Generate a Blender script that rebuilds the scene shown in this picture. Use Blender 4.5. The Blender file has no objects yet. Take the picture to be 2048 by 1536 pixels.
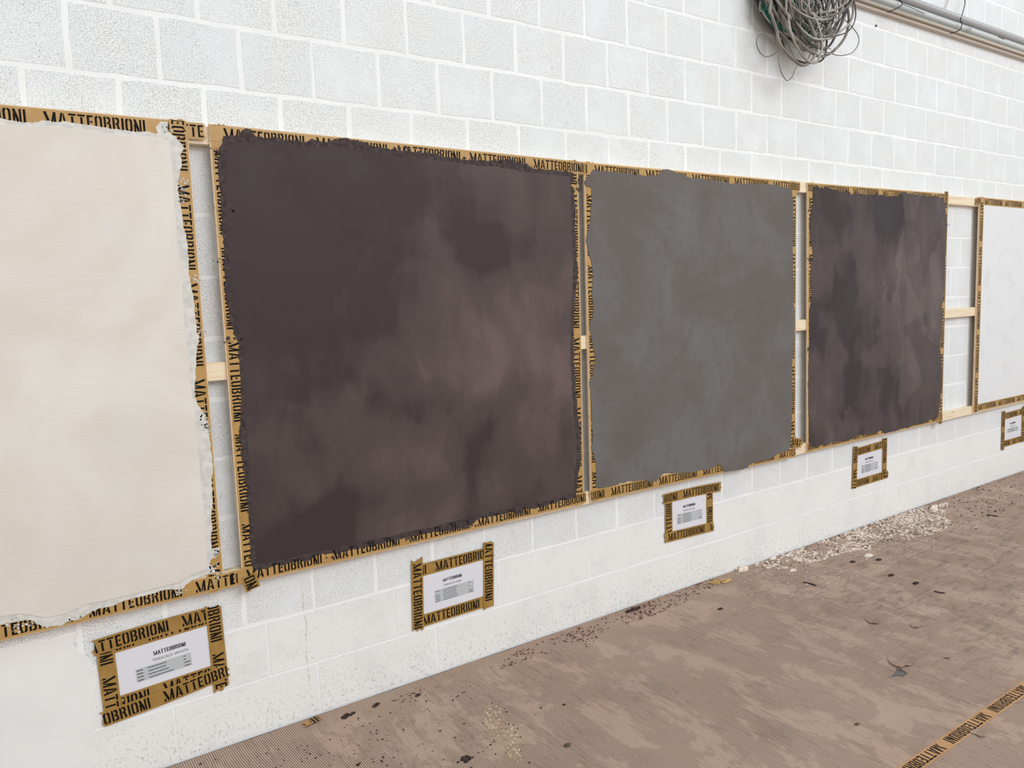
import bpy, bmesh, math, random
from mathutils import Vector, Matrix, noise
from mathutils.geometry import tessellate_polygon

# ------------------------------------------------------------------ camera, sky, light, exposure
scene = bpy.context.scene
COL = scene.collection
CAM = Vector((0.8, -2.602, 1.487))
FPX = 1509.9                                   # focal length in pixels of a 2048 wide frame
RX, RY, RZ = 0.1102, 0.5931, -0.0368           # pitch down, yaw right, roll
cam_data = bpy.data.cameras.new('camera')
cam_data.sensor_fit = 'HORIZONTAL'; cam_data.sensor_width = 36.0
cam_data.lens = FPX / 2048 * 36.0
cam_data.clip_start = 0.02; cam_data.clip_end = 200
cam = bpy.data.objects.new('camera', cam_data); COL.objects.link(cam)
cfx, sfx, cfy, sfy = math.cos(RX), math.sin(RX), math.cos(RY), math.sin(RY)
fwd = Vector((cfx * sfy, cfx * cfy, -sfx))
right0 = Vector((cfy, -sfy, 0)); up0 = right0.cross(fwd)
# roll
right = right0 * math.cos(RZ) + up0 * math.sin(RZ)
up = up0 * math.cos(RZ) - right0 * math.sin(RZ)
M = Matrix((right, up, -fwd)).transposed().to_4x4(); M.translation = CAM
cam.matrix_world = M
scene.camera = cam

world = bpy.data.worlds.new('sky'); scene.world = world; world.use_nodes = True
wn = world.node_tree.nodes; wl = world.node_tree.links
bg = wn['Background']
tc = wn.new('ShaderNodeTexCoord'); sep = wn.new('ShaderNodeSeparateXYZ')
mr = wn.new('ShaderNodeMapRange'); mr.inputs[1].default_value = -0.3; mr.inputs[2].default_value = 0.6
mx = wn.new('ShaderNodeMix'); mx.data_type = 'RGBA'
mx.inputs[6].default_value = (0.80, 0.755, 0.705, 1); mx.inputs[7].default_value = (0.90, 0.96, 1.0, 1)
wl.new(tc.outputs['Generated'], sep.inputs[0]); wl.new(sep.outputs[2], mr.inputs[0])
wl.new(mr.outputs[0], mx.inputs[0]); wl.new(mx.outputs[2], bg.inputs[0])
bg.inputs[1].default_value = 0.86

def area(name, loc, target, sx, sy, power, color):
    l = bpy.data.lights.new(name, 'AREA'); l.shape = 'RECTANGLE'; l.size = sx; l.size_y = sy
    l.energy = power; l.color = color
    o = bpy.data.objects.new(name, l); COL.objects.link(o); o.location = loc
    o.rotation_euler = (Vector(target) - Vector(loc)).to_track_quat('-Z', 'Y').to_euler()
    return o
area('skylight', (5.5, -10.5, 7.2), (3.0, 0, 1.0), 9.0, 5.0, 640, (0.95, 0.98, 1.0))

vs = scene.view_settings
scene.display_settings.display_device = 'sRGB'
vs.view_transform = 'Standard'; vs.look = 'None'; vs.gamma = 1.0; vs.exposure = 0.14
vs.use_curve_mapping = False

random.seed(11)
PI = math.pi
# ------------------------------------------------------------------ materials
def lin(r, g, b):
    def f(c):
        c /= 255.0
        return c / 12.92 if c <= 0.04045 else ((c + 0.055) / 1.055) ** 2.4
    return (f(r), f(g), f(b), 1.0)

class NT:
    def __init__(s, name, rough=0.8, spec=0.3):
        s.m = bpy.data.materials.new(name); s.m.use_nodes = True
        s.n = s.m.node_tree.nodes; s.l = s.m.node_tree.links
        s.b = s.n['Principled BSDF']; s.b.inputs['Roughness'].default_value = rough
        s.b.inputs['Specular IOR Level'].default_value = spec
        s.geo = s.n.new('ShaderNodeNewGeometry').outputs['Position']
    def noise(s, scale, detail=3, rough=0.5, vec=None, dist=0.0, out='Fac'):
        n = s.n.new('ShaderNodeTexNoise'); n.inputs['Scale'].default_value = scale
        n.inputs['Detail'].default_value = detail; n.inputs['Roughness'].default_value = rough
        n.inputs['Distortion'].default_value = dist
        s.l.new(vec or s.geo, n.inputs['Vector']); return n.outputs[out]
    def vor(s, scale, vec=None, out='Distance', rnd=1.0):
        n = s.n.new('ShaderNodeTexVoronoi'); n.inputs['Scale'].default_value = scale
        n.inputs['Randomness'].default_value = rnd
        s.l.new(vec or s.geo, n.inputs['Vector']); return n.outputs[out]
    def scale(s, v, vec=None):
        n = s.n.new('ShaderNodeVectorMath'); n.operation = 'MULTIPLY'; n.inputs[1].default_value = v
        s.l.new(vec or s.geo, n.inputs[0]); return n.outputs[0]
    def math(s, op, a, b=None, c=None):
        n = s.n.new('ShaderNodeMath'); n.operation = op
        for i, v in enumerate((a, b, c)):
            if v is None: continue
            if isinstance(v, (int, float)): n.inputs[i].default_value = v
            else: s.l.new(v, n.inputs[i])
        return n.outputs[0]
    def rng(s, v, a, b, c=0.0, d=1.0, smooth=True):
        n = s.n.new('ShaderNodeMapRange'); n.interpolation_type = 'SMOOTHSTEP' if smooth else 'LINEAR'
        for i, x in zip((1, 2, 3, 4), (a, b, c, d)): n.inputs[i].default_value = x
        s.l.new(v, n.inputs[0]); return n.outputs[0]
    def mix(s, f, a, b):
        n = s.n.new('ShaderNodeMix'); n.data_type = 'RGBA'
        if isinstance(f, (int, float)): n.inputs[0].default_value = f
        else: s.l.new(f, n.inputs[0])
        for i, v in ((6, a), (7, b)):
            if isinstance(v, tuple): n.inputs[i].default_value = v
            else: s.l.new(v, n.inputs[i])
        return n.outputs[2]
    def color(s, c):
        if isinstance(c, tuple): s.b.inputs['Base Color'].default_value = c
        else: s.l.new(c, s.b.inputs['Base Color'])
    def bump(s, h, dist=0.001, strength=1.0, prev=None):
        n = s.n.new('ShaderNodeBump'); n.inputs['Distance'].default_value = dist
        n.inputs['Strength'].default_value = strength
        s.l.new(h, n.inputs['Height'])
        if prev is not None: s.l.new(prev, n.inputs['Normal'])
        s.l.new(n.outputs[0], s.b.inputs['Normal']); return n.outputs[0]
    def xyz(s, vec=None):
        n = s.n.new('ShaderNodeSeparateXYZ'); s.l.new(vec or s.geo, n.inputs[0]); return n.outputs

def m_block():
    t = NT('painted_block', 0.75, 0.25)
    z = t.xyz()[2]
    low = t.rng(z, 0.36, 0.44, 1, 0)                       # the two lowest courses are plain, smoother blocks
    n1 = t.noise(290, 2, 0.6)
    n2 = t.noise(520, 1, 0.5)
    big = t.noise(5, 3, 0.6)
    pores = t.math('MULTIPLY', t.rng(n1, 0.50, 0.66), t.rng(big, 0.3, 0.62, 0.45, 1))
    pin = t.rng(t.vor(85), 0.06, 0.15, 1, 0)
    pinm = t.math('MULTIPLY', pin, t.rng(t.noise(14, 2), 0.42, 0.58))
    rnd = t.n.new('ShaderNodeObjectInfo').outputs['Random']
    base = t.mix(rnd, (0.822, 0.845, 0.858, 1), (0.855, 0.868, 0.876, 1))
    base = t.mix(t.rng(big, 0.4, 0.7), base, (0.87, 0.872, 0.87, 1))
    base = t.mix(t.math('MULTIPLY', low, 0.8), base, (0.865, 0.848, 0.82, 1))  # low courses also tinted warmer and brighter, painting in bounce from the floor
    fine = t.math('MULTIPLY', t.math('SUBTRACT', 1.0, t.math('MULTIPLY', low, 0.72)), pores)
    c = t.mix(t.math('MULTIPLY', fine, 0.52), base, (0.40, 0.425, 0.445, 1))
    c = t.mix(t.math('MULTIPLY', pinm, 0.85), c, (0.16, 0.155, 0.15, 1))
    c = t.mix(t.math('MULTIPLY', t.math('MULTIPLY', t.rng(t.noise(4.5, 5, 0.7), 0.48, 0.66), low), 0.35), c, (0.70, 0.695, 0.685, 1))
    # dirt splashes near the floor
    spl = t.math('MULTIPLY', t.rng(t.noise(75, 4, 0.7), 0.54, 0.66), t.rng(z, 0.0, 0.24, 0.8, 0))
    c = t.mix(spl, c, (0.42, 0.39, 0.37, 1))
    # a thin yellowish run down the wall
    x = t.xyz()[0]
    wob = t.math('MULTIPLY_ADD', t.noise(9, 3), 0.03, -0.015)
    dx = t.math('ABSOLUTE', t.math('ADD', t.math('SUBTRACT', x, 1.617), wob))
    run = t.math('MULTIPLY', t.rng(dx, 0.0005, 0.0045, 1, 0), t.math('MULTIPLY', t.rng(z, 0.1, 0.14), t.rng(z, 0.40, 0.55, 1, 0)))
    run = t.math('MULTIPLY', run, t.rng(t.noise(55, 2), 0.42, 0.55))
    c = t.mix(t.math('MULTIPLY', run, 0.6), c, (0.50, 0.42, 0.22, 1))
    t.color(c)
    h = t.math('SUBTRACT', t.math('MULTIPLY', n2, 0.25), t.math('ADD', fine, pinm))
    h = t.math('ADD', h, t.math('MULTIPLY', t.noise(40, 3), 0.8))
    t.bump(h, 0.0016, 0.75)
    return t.m

def m_white(name, col, bs=60, bd=0.001):
    t = NT(name, 0.75, 0.25)
    n = t.noise(bs, 4, 0.6)
    t.color(t.mix(t.rng(t.noise(4, 3), 0.35, 0.65), tuple(c * 0.95 for c in col[:3]) + (1,), col))
    t.bump(n, bd, 0.8); return t.m

def m_wood(name='pine_batten', a=(0.84, 0.71, 0.52, 1), b=(0.74, 0.56, 0.35, 1)):
    t = NT(name, 0.6, 0.3)
    v = t.scale((3.0, 40.0, 60.0))
    g = t.noise(1.2, 4, 0.6, v, 0.6)
    c = t.mix(t.rng(g, 0.48, 0.72), a, b)
    kn = t.rng(t.vor(3.4, t.scale((1.0, 1.0, 2.2))), 0.015, 0.075, 1, 0)
    c = t.mix(t.math('MULTIPLY', kn, 0.7), c, (0.42, 0.22, 0.09, 1))
    t.color(c); t.bump(g, 0.0006, 0.5); return t.m

def m_tape(a=(0.325, 0.180, 0.040, 1), b=(0.385, 0.222, 0.058, 1), d=(0.25, 0.138, 0.030, 1)):
    t = NT('brown_paper_tape', 0.42, 0.45)
    n = t.noise(30, 4, 0.6)
    c = t.mix(t.rng(n, 0.3, 0.7), a, b)
    c = t.mix(t.math('MULTIPLY', t.rng(t.noise(7, 2), 0.5, 0.75), 0.35), c, d)
    t.color(c)
    t.bump(t.math('ADD', t.noise(26, 2, 0.5, t.scale((1, 1, 1)), 1.0), t.math('MULTIPLY', t.noise(160, 2), .15)), 0.0016, 0.55)
    return t.m

def m_flat(name, col, rough=0.7, spec=0.2):
    t = NT(name, rough, spec); t.color(col); return t.m

def m_coat_white():
    t = NT('pale_lime_plaster', 0.72, 0.25)
    ob = t.geo
    c = t.mix(t.rng(t.noise(2.2, 4, 0.6, None, 0.6), 0.35, 0.68), (0.70, 0.645, 0.575, 1), (0.765, 0.728, 0.675, 1))
    c = t.mix(t.math('MULTIPLY', t.rng(t.noise(5, 3, 0.5), 0.5, 0.75), 0.4), c, (0.71, 0.70, 0.68, 1))
    t.color(c)
    w = t.noise(1.0, 4, 0.65, t.scale((16, 1, 95)), 1.6)
    w2 = t.noise(1.0, 3, 0.6, t.scale((110, 1, 150)), 0.4)
    h = t.math('ADD', t.math('MULTIPLY', w, 0.8), t.math('MULTIPLY', w2, 0.35))
    h = t.math('ADD', h, t.math('MULTIPLY', t.noise(6, 3), 1.6))
    t.bump(h, 0.0014, 0.55); return t.m

def m_coat_base():
    t = NT('pale_plaster_undercoat', 0.75, 0.25)
    t.color(t.mix(t.rng(t.noise(45, 4), 0.35, 0.65), (0.60, 0.585, 0.55, 1), (0.72, 0.695, 0.655, 1)))
    t.bump(t.noise(110, 4, 0.7), 0.0016, 0.9); return t.m

def blobs(t, specs, warp=0.16, wscale=3.0):
    """sum of soft, noise-warped patches of tone; specs = (x, z, rx, rz, weight)"""
    nz = t.noise(wscale, 4, 0.55, None, 0.3, 'Color')
    sub = t.n.new('ShaderNodeVectorMath'); sub.operation = 'SUBTRACT'; sub.inputs[1].default_value = (0.5,) * 3
    t.l.new(nz, sub.inputs[0])
    sc = t.n.new('ShaderNodeVectorMath'); sc.operation = 'SCALE'; sc.inputs['Scale'].default_value = warp * 2
    t.l.new(sub.outputs[0], sc.inputs[0])
    ad = t.n.new('ShaderNodeVectorMath'); t.l.new(sc.outputs[0], ad.inputs[0]); t.l.new(t.geo, ad.inputs[1])
    sp = t.xyz(ad.outputs[0]); acc = None
    for x, z, rx, rz, w in specs:
        a = t.math('MULTIPLY_ADD', sp[0], 1 / rx, -x / rx); b = t.math('MULTIPLY_ADD', sp[2], 1 / rz, -z / rz)
        d = t.math('ADD', t.math('MULTIPLY', a, a), t.math('MULTIPLY', b, b))
        v = t.math('MULTIPLY', t.math('EXPONENT', t.math('MULTIPLY', d, -1.7)), w)
        acc = v if acc is None else t.math('ADD', acc, v)
    return acc

def m_purple(name, dark, mid, light, specs, seed, laps=0.1):
    t = NT(name, 0.52, 0.20)
    off = t.n.new('ShaderNodeVectorMath'); off.inputs[1].default_value = (seed, seed * 2, seed * 3); t.l.new(t.geo, off.inputs[0])
    cl = t.noise(2.6, 5, 0.55, off.outputs[0], 0.7)
    cl2 = t.noise(1.0, 4, 0.6, t.scale((9, 1, 2.6), off.outputs[0]), 0.6)
    f = t.math('ADD', t.math('MULTIPLY', t.math('SUBTRACT', cl, 0.5), 1.5), t.math('MULTIPLY', t.math('SUBTRACT', cl2, 0.5), 0.8))
    f = t.math('ADD', t.math('ADD', f, 0.45), blobs(t, specs))
    wv = t.noise(2.2, 3, 0.5, off.outputs[0], 0.4, 'Color')
    wa = t.n.new('ShaderNodeVectorMath'); wa.operation = 'MULTIPLY_ADD'; wa.inputs[1].default_value = (0.5, 0.5, 0.5)
    t.l.new(wv, wa.inputs[0]); t.l.new(t.scale((1.0, 0.0, 0.62), off.outputs[0]), wa.inputs[2])
    lap = t.xyz(t.vor(4.2, wa.outputs[0], 'Color'))[0]
    f = t.math('ADD', f, t.math('MULTIPLY', t.math('SUBTRACT', lap, 0.5), laps))
    c = t.mix(t.rng(f, 0.0, 0.5), dark, mid)
    c = t.mix(t.rng(f, 0.45, 1.05), c, light)
    pin = t.math('MULTIPLY', t.rng(t.vor(60), 0.035, 0.075, 1, 0), t.rng(t.noise(6, 2), 0.58, 0.66))
    c = t.mix(t.math('MULTIPLY', pin, 0.5), c, (0.35, 0.3, 0.27, 1))
    t.color(c)
    ro = t.rng(t.noise(4, 4, 0.6), 0.35, 0.7, 0.42, 0.58); t.l.new(ro, t.b.inputs['Roughness'])
    e = t.noise(1.0, 4, 0.6, t.scale((26, 1, 150)), 1.0)
    t.bump(t.math('ADD', t.math('MULTIPLY', e, 0.3), t.math('MULTIPLY', t.noise(5, 4), 1.5)), 0.0012, 0.35)
    return t.m

def m_purple_rough():
    t = NT('purple_plaster_rough_edge', 0.62, 0.15)
    t.color(t.mix(t.rng(t.noise(60, 4), 0.35, 0.65), (0.048, 0.035, 0.036, 1), (0.088, 0.066, 0.065, 1)))
    t.bump(t.noise(150, 4, 0.7, None, 1.0), 0.003, 1.0); return t.m

def m_grey():
    t = NT('grey_clay_plaster', 0.78, 0.3)
    c = t.mix(t.rng(t.noise(2.4, 5, 0.6, None, 0.4), 0.35, 0.66), (0.130, 0.114, 0.106, 1), (0.156, 0.148, 0.141, 1))
    c = t.mix(t.math('MULTIPLY', t.rng(t.noise(18, 4, 0.65), 0.5, 0.7), 0.5), c, (0.120, 0.102, 0.091, 1))
    pin = t.math('MULTIPLY', t.rng(t.vor(26), 0.03, 0.09, 1, 0), t.rng(t.noise(4, 2), 0.5, 0.6))
    c = t.mix(t.math('MULTIPLY', pin, 0.5), c, (0.07, 0.05, 0.045, 1))
    t.color(c); t.bump(t.math('ADD', t.noise(70, 4, 0.7), t.math('MULTIPLY', t.noise(7, 3), 1.5)), 0.0013, 0.5); return t.m

def m_primer():
    t = NT('white_primed_board', 0.55, 0.35)
    t.color(t.mix(t.rng(t.noise(6, 4, 0.6), 0.5, 0.75), (0.76, 0.765, 0.775, 1), (0.70, 0.70, 0.71, 1)))
    t.bump(t.noise(50, 3), 0.0005, 0.5); return t.m

STAIN = [(4.7214, -0.4243), (4.5535, -0.4752), (3.9159, -0.3353), (4.2144, -0.9068), (4.2909, -0.5767), (3.8339, -0.7918), (4.576, -0.9604), (3.8284, -0.5412), (3.9957, -0.8554)]
def m_cardboard():
    t = NT('corrugated_cardboard', 0.8, 0.2)
    x = t.xyz()
    # flutes run straight away from the wall, 7 mm apart
    bend = t.math('MULTIPLY', t.noise(1.3, 2), 0.05)
    ph = t.math('ADD', t.math('ADD', x[0], t.math('MULTIPLY', x[1], 0.06)), bend)
    s = t.math('SINE', t.math('MULTIPLY', ph, 2 * PI / 0.0070))
    n_ = t.noise(1.0, 5, 0.65, t.scale((6.5, 3.4, 1)), 0.5)
    worn = t.rng(t.math('ADD', n_, t.math('MULTIPLY', t.math('SUBTRACT', t.noise(1.0, 3, .7, t.scale((60, 14, 1))), .5), .22)), 0.50, 0.58)                           # 1 where flattened by feet
    near = t.rng(x[1], -0.16, -0.03, 1, 0)
    flat = t.math('MULTIPLY', worn, near)
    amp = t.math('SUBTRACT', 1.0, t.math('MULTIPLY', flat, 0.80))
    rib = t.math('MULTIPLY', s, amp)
    c = t.mix(t.rng(t.noise(3.0, 4, 0.6), 0.35, 0.65), (0.525, 0.370, 0.282, 1), (0.555, 0.408, 0.312, 1))
    c = t.mix(t.math('MULTIPLY', flat, 0.55), c, (0.41, 0.285, 0.215, 1))
    groove_shade = t.math('MULTIPLY', t.rng(s, 0.15, -0.85), amp)
    c = t.mix(t.math('MULTIPLY', groove_shade, 0.85), c, (0.13, 0.075, 0.052, 1))  # shade in the flute valleys painted into the colour
    c = t.mix(t.math('MULTIPLY', t.rng(t.noise(4.1, 5, 0.7), 0.52, 0.72), 0.40), c, (0.27, 0.20, 0.178, 1))
    c = t.mix(t.math('MULTIPLY', t.rng(t.noise(11, 5, 0.75), 0.58, 0.70), 0.30), c, (0.44, 0.34, 0.275, 1))
    # trodden streaks far along the sheet
    far = t.math('MULTIPLY', t.rng(x[0], 3.0, 4.4), t.rng(t.noise(1.0, 4, 0.7, t.scale((9, 34, 1)), 0.8), 0.50, 0.64))
    c = t.mix(t.math('MULTIPLY', far, 0.6), c, (0.22, 0.155, 0.13, 1))
    st = t.math('MULTIPLY', t.rng(t.noise(1.0, 4, 0.7, t.scale((70, 7, 1)), 0.5), 0.50, 0.66), t.rng(t.noise(2.6, 3), 0.40, 0.58))
    c = t.mix(t.math('MULTIPLY', st, 0.5), c, (0.235, 0.155, 0.122, 1))
    # pale dried smears
    acc = None
    for (sx, sy), rx, ry in zip(STAIN, (.10, .09, .10, .08, .05, .05, .07, .06, .05), (.055, .05, .05, .045, .03, .03, .04, .04, .03)):
        a_ = t.math('MULTIPLY_ADD', x[0], 1 / rx, -sx / rx); b_ = t.math('MULTIPLY_ADD', x[1], 1 / ry, -sy / ry)
        d_ = t.math('ADD', t.math('MULTIPLY', a_, a_), t.math('MULTIPLY', b_, b_)); v_ = t.rng(t.math('ADD', d_, t.math('MULTIPLY', t.math('SUBTRACT', t.noise(22, 4, .7), .5), 3.2)), 0.35, 1.25, 1, 0)
        acc = v_ if acc is None else t.math('MAXIMUM', acc, v_)
    c = t.mix(t.math('MULTIPLY', t.math('MULTIPLY', acc, 0.55), t.rng(t.noise(60, 3, .7), .35, .6, .25, 1)), c, (0.52, 0.40, 0.31, 1))
    # dark and pale spots
    sp = t.math('MULTIPLY', t.rng(t.vor(38), 0.06, 0.13, 1, 0), t.rng(t.noise(5, 3), 0.52, 0.62))
    c = t.mix(t.math('MULTIPLY', sp, 0.75), c, (0.075, 0.045, 0.045, 1))
    sp2 = t.math('MULTIPLY', t.rng(t.vor(52, t.scale((1, 1.1, 1.3))), 0.04, 0.09, 1, 0), t.rng(t.noise(4, 3), 0.50, 0.60))
    c = t.mix(t.math('MULTIPLY', sp2, 0.7), c, (0.62, 0.50, 0.40, 1))
    t.color(c)
    h = t.math('ADD', t.math('MULTIPLY', rib, 0.5), t.math('MULTIPLY', n_, 0.3))
    t.bump(t.math('ADD', h, t.math('MULTIPLY', t.noise(90, 3), .25)), 0.0022, 0.8)
    return t.m

def m_speck(name, a, b, scale=80, rough=0.8):
    t = NT(name, rough, 0.3); t.color(t.mix(t.rng(t.noise(scale, 2), 0.4, 0.6), a, b)); return t.m

MAT = dict(
    block=m_block(), mortar=m_white('painted_mortar', (0.885, 0.892, 0.892, 1)), skim=m_white('smooth_white_skim', (0.84, 0.825, 0.81, 1), 25, 0.0006),
    wood=m_wood(), ply=m_wood('plywood_board', (0.80, 0.62, 0.43, 1), (0.66, 0.47, 0.30, 1)), ftape=m_speck('tan_paper_tape', (0.47, 0.255, 0.120, 1), (0.52, 0.295, 0.145, 1), 12, 0.75), tape=m_tape(), tape_lit=m_tape((0.430, 0.245, 0.072, 1), (0.490, 0.290, 0.095, 1), (0.35, 0.20, 0.055, 1)), ink=m_flat('black_print', (0.009, 0.007, 0.006, 1), 0.6, 0.1),  # tape and its lit copy: stronger light on the panel strips painted in
    cwhite=m_coat_white(), cbase=m_coat_base(), rough=m_purple_rough(), grey=m_grey(), primer=m_primer(), card=m_cardboard(),
    concrete=m_speck('grey_concrete', (0.135, 0.118, 0.108, 1), (0.175, 0.155, 0.142, 1), 30, 0.95),
    paper=m_flat('white_paper', (0.74, 0.73, 0.78, 1), 0.5, 0.4), greybox=m_flat('grey_table_print', (0.50, 0.52, 0.53, 1)), ink2=m_flat('grey_print', (0.10, 0.10, 0.11, 1)),
    pale=m_speck('pale_plaster_crumb', (0.68, 0.565, 0.48, 1), (0.84, 0.73, 0.64, 1)), dark=m_speck('dark_plaster_crumb', (0.028, 0.016, 0.014, 1), (0.065, 0.038, 0.035, 1), 80, 0.95),
    red=m_speck('reddish_crumb', (0.10, 0.035, 0.025, 1), (0.20, 0.085, 0.06, 1)), straw=m_speck('straw_chip', (0.48, 0.33, 0.19, 1), (0.74, 0.60, 0.42, 1)),
    yellow=m_speck('yellow_fibre', (0.60, 0.38, 0.12, 1), (0.70, 0.50, 0.22, 1)), olive=m_speck('olive_brown_plaster', (0.085, 0.062, 0.045, 1), (0.13, 0.098, 0.072, 1), 80, 0.95),
    cable=m_speck('grey_cable_sheath', (0.30, 0.275, 0.24, 1), (0.42, 0.395, 0.35, 1), 12, 0.45), cable2=m_speck('dark_grey_cable_sheath', (0.05, 0.048, 0.046, 1), (0.12, 0.113, 0.105, 1), 12, 0.5),
    cable3=m_speck('taupe_cable_sheath', (0.19, 0.165, 0.14, 1), (0.26, 0.23, 0.20, 1), 12, 0.45),
    green=m_flat('green_cable_sheath', (0.004, 0.10, 0.07, 1), 0.4, 0.4), black=m_flat('black_wire', (0.015, 0.015, 0.017, 1), 0.5),
    steel=m_flat('grey_steel_pipe', (0.42, 0.42, 0.43, 1), 0.35, 0.6), zinc=m_flat('pale_conduit', (0.60, 0.64, 0.63, 1), 0.4, 0.5),
    beige=m_flat('beige_rail', (0.62, 0.57, 0.48, 1), 0.6), brown=m_flat('brown_band', (0.54, 0.47, 0.41, 1), 0.7), pink=m_flat('pinkish_wire', (0.60, 0.52, 0.48, 1), 0.6),
    gap=m_flat('dark_rubber_line', (0.05, 0.05, 0.055, 1), 0.6),
)
MAT['purple'] = m_purple('aubergine_plaster', (0.050, 0.033, 0.034, 1), (0.082, 0.060, 0.057, 1), (0.142, 0.098, 0.095, 1), [
    (1.50, 1.95, 0.30, 0.30, -0.45), (1.75, 1.55, 0.55, 0.75, -0.62), (1.95, 1.85, 0.50, 0.30, -0.25), (2.42, 1.70, 0.30, 0.22, -0.62), (2.20, 1.68, 0.20, 0.32, 0.45),
    (2.65, 1.30, 0.42, 0.60, 0.42), (1.62, 0.66, 0.25, 0.14, -0.60), (2.33, 0.84, 0.09, 0.26, -0.55), (1.85, 1.02, 0.32, 0.28, 0.40),  # first patch here: wide and pale, on the right side
    (2.05, 0.85, 0.50, 0.25, 0.22), (2.12, 1.10, 0.16, 0.12, -0.40), (2.78, 0.92, 0.08, 0.16, -0.55), (2.25, 1.33, 0.40, 0.30, 0.15)], 3.1)
MAT['purple2'] = m_purple('dusky_brown_plaster', (0.043, 0.033, 0.036, 1), (0.083, 0.064, 0.063, 1), (0.140, 0.108, 0.105, 1), [
    (4.68, 1.92, 0.26, 0.22, -0.65), (5.35, 1.95, 0.30, 0.22, -0.55), (4.90, 1.45, 0.12, 0.45, -0.60), (4.62, 1.22, 0.16, 0.20, -0.60),
    (5.70, 1.50, 0.38, 0.60, 0.45), (4.85, 1.70, 0.14, 0.16, 0.30), (4.95, 0.95, 0.10, 0.22, -0.50), (5.30, 0.95, 0.14, 0.30, -0.35), (4.70, 0.80, 0.22, 0.15, 0.2)], 9.7, 0.38)  # first patch here: wide and pale, towards the panel's right

# ------------------------------------------------------------------ helpers
def tag(o, label=None, cat=None, group=None, kind=None):
    if label: o['label'] = label
    if cat: o['category'] = cat
    if group: o['group'] = group
    if kind: o['kind'] = kind
    return o
def link(name, me, mat=None, parent=None, loc=None):
    o = bpy.data.objects.new(name, me)
    if mat is not None and not me.materials: me.materials.append(mat)
    COL.objects.link(o)
    if parent is not None: o.parent = parent
    if loc is not None: o.location = loc
    return o
def empty(name, loc=(0, 0, 0)):
    o = bpy.data.objects.new(name, None); o.empty_display_size = 0.05; COL.objects.link(o); o.location = loc; return o
def pyd(name, vs_, fs): 
    me = bpy.data.meshes.new(name); me.from_pydata([tuple(v) for v in vs_], [], fs); me.update(); return me
class MB:
    def __init__(s): s.v = []; s.f = []
    def box(s, a, b):
        i = len(s.v); (x0, y0, z0), (x1, y1, z1) = a, b
        s.v += [(x0, y0, z0), (x1, y0, z0), (x1, y1, z0), (x0, y1, z0), (x0, y0, z1), (x1, y0, z1), (x1, y1, z1), (x0, y1, z1)]
        s.f += [tuple(i + k for k in q) for q in ((3, 2, 1, 0), (4, 5, 6, 7), (0, 1, 5, 4), (1, 2, 6, 5), (2, 3, 7, 6), (3, 0, 4, 7))]; return s
    def tube(s, pts, r, n=8, closed=False):
        pts = [Vector(p) for p in pts]; i0 = len(s.v); N = len(pts); nrm = None
        for k, p in enumerate(pts):
            a = pts[(k - 1) % N] if (closed or k > 0) else p; b = pts[(k + 1) % N] if (closed or k < N - 1) else p
            t = (b - a).normalized() if (b - a).length > 1e-9 else Vector((1, 0, 0))
            if nrm is None: nrm = t.orthogonal().normalized()
            nrm = (nrm - t * nrm.dot(t)); nrm = nrm.normalized() if nrm.length > 1e-6 else t.orthogonal().normalized()
            bn = t.cross(nrm)
            for j in range(n):
                a_ = 2 * PI * j / n; s.v.append(p + (nrm * math.cos(a_) + bn * math.sin(a_)) * r)
        for k in range(N if closed else N - 1):
            for j in range(n):
                a, b = i0 + k * n, i0 + ((k + 1) % N) * n
                s.f.append((a + j, b + j, b + (j + 1) % n, a + (j + 1) % n))
        if not closed:
            s.f.append(tuple(i0 + j for j in range(n))); s.f.append(tuple(i0 + (N - 1) * n + j for j in reversed(range(n))))
        return s
    def me(s, name): return pyd(name, s.v, s.f)
    def build(s, name, mat, parent=None, loc=None, smooth=False):
        me = s.me(name)
        if smooth: me.polygons.foreach_set('use_smooth', [True] * len(me.polygons))
        return link(name, me, mat, parent, loc)
def spline(P, per=8, closed=False):
    P = [Vector(p) for p in P]; n = len(P); out = []
    for i in range(n if closed else n - 1):
        p0 = P[(i - 1) % n] if closed or i > 0 else P[i]; p1 = P[i]; p2 = P[(i + 1) % n]
        p3 = P[(i + 2) % n] if closed or i < n - 2 else p2
        for k in range(per):
            t = k / per; out.append(0.5 * ((2 * p1) + (p2 - p0) * t + (2 * p0 - 5 * p1 + 4 * p2 - p3) * t * t + (3 * p1 - p0 - 3 * p2 + p3) * t ** 3))
    if not closed: out.append(P[-1])
    return out
def densify(P, step, amp, seed, freq=18.0, fine=0.4):
    out = []; n = len(P)
    for i in range(n):
        a, b = Vector(P[i]).to_3d(), Vector(P[(i + 1) % n]).to_3d(); L = (b - a).length; k = max(1, int(L / step))
        for j in range(k):
            p = a.lerp(b, j / k)
            q = Vector((p.x * freq, p.y * freq, seed)); w = noise.noise_vector(q) + noise.noise_vector(q * 4.3) * fine
            out.append((p.x + w.x * amp, p.y + w.y * amp))
    return out
def area2(P): return sum(P[i][0] * P[(i + 1) % len(P)][1] - P[(i + 1) % len(P)][0] * P[i][1] for i in range(len(P)))
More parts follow.
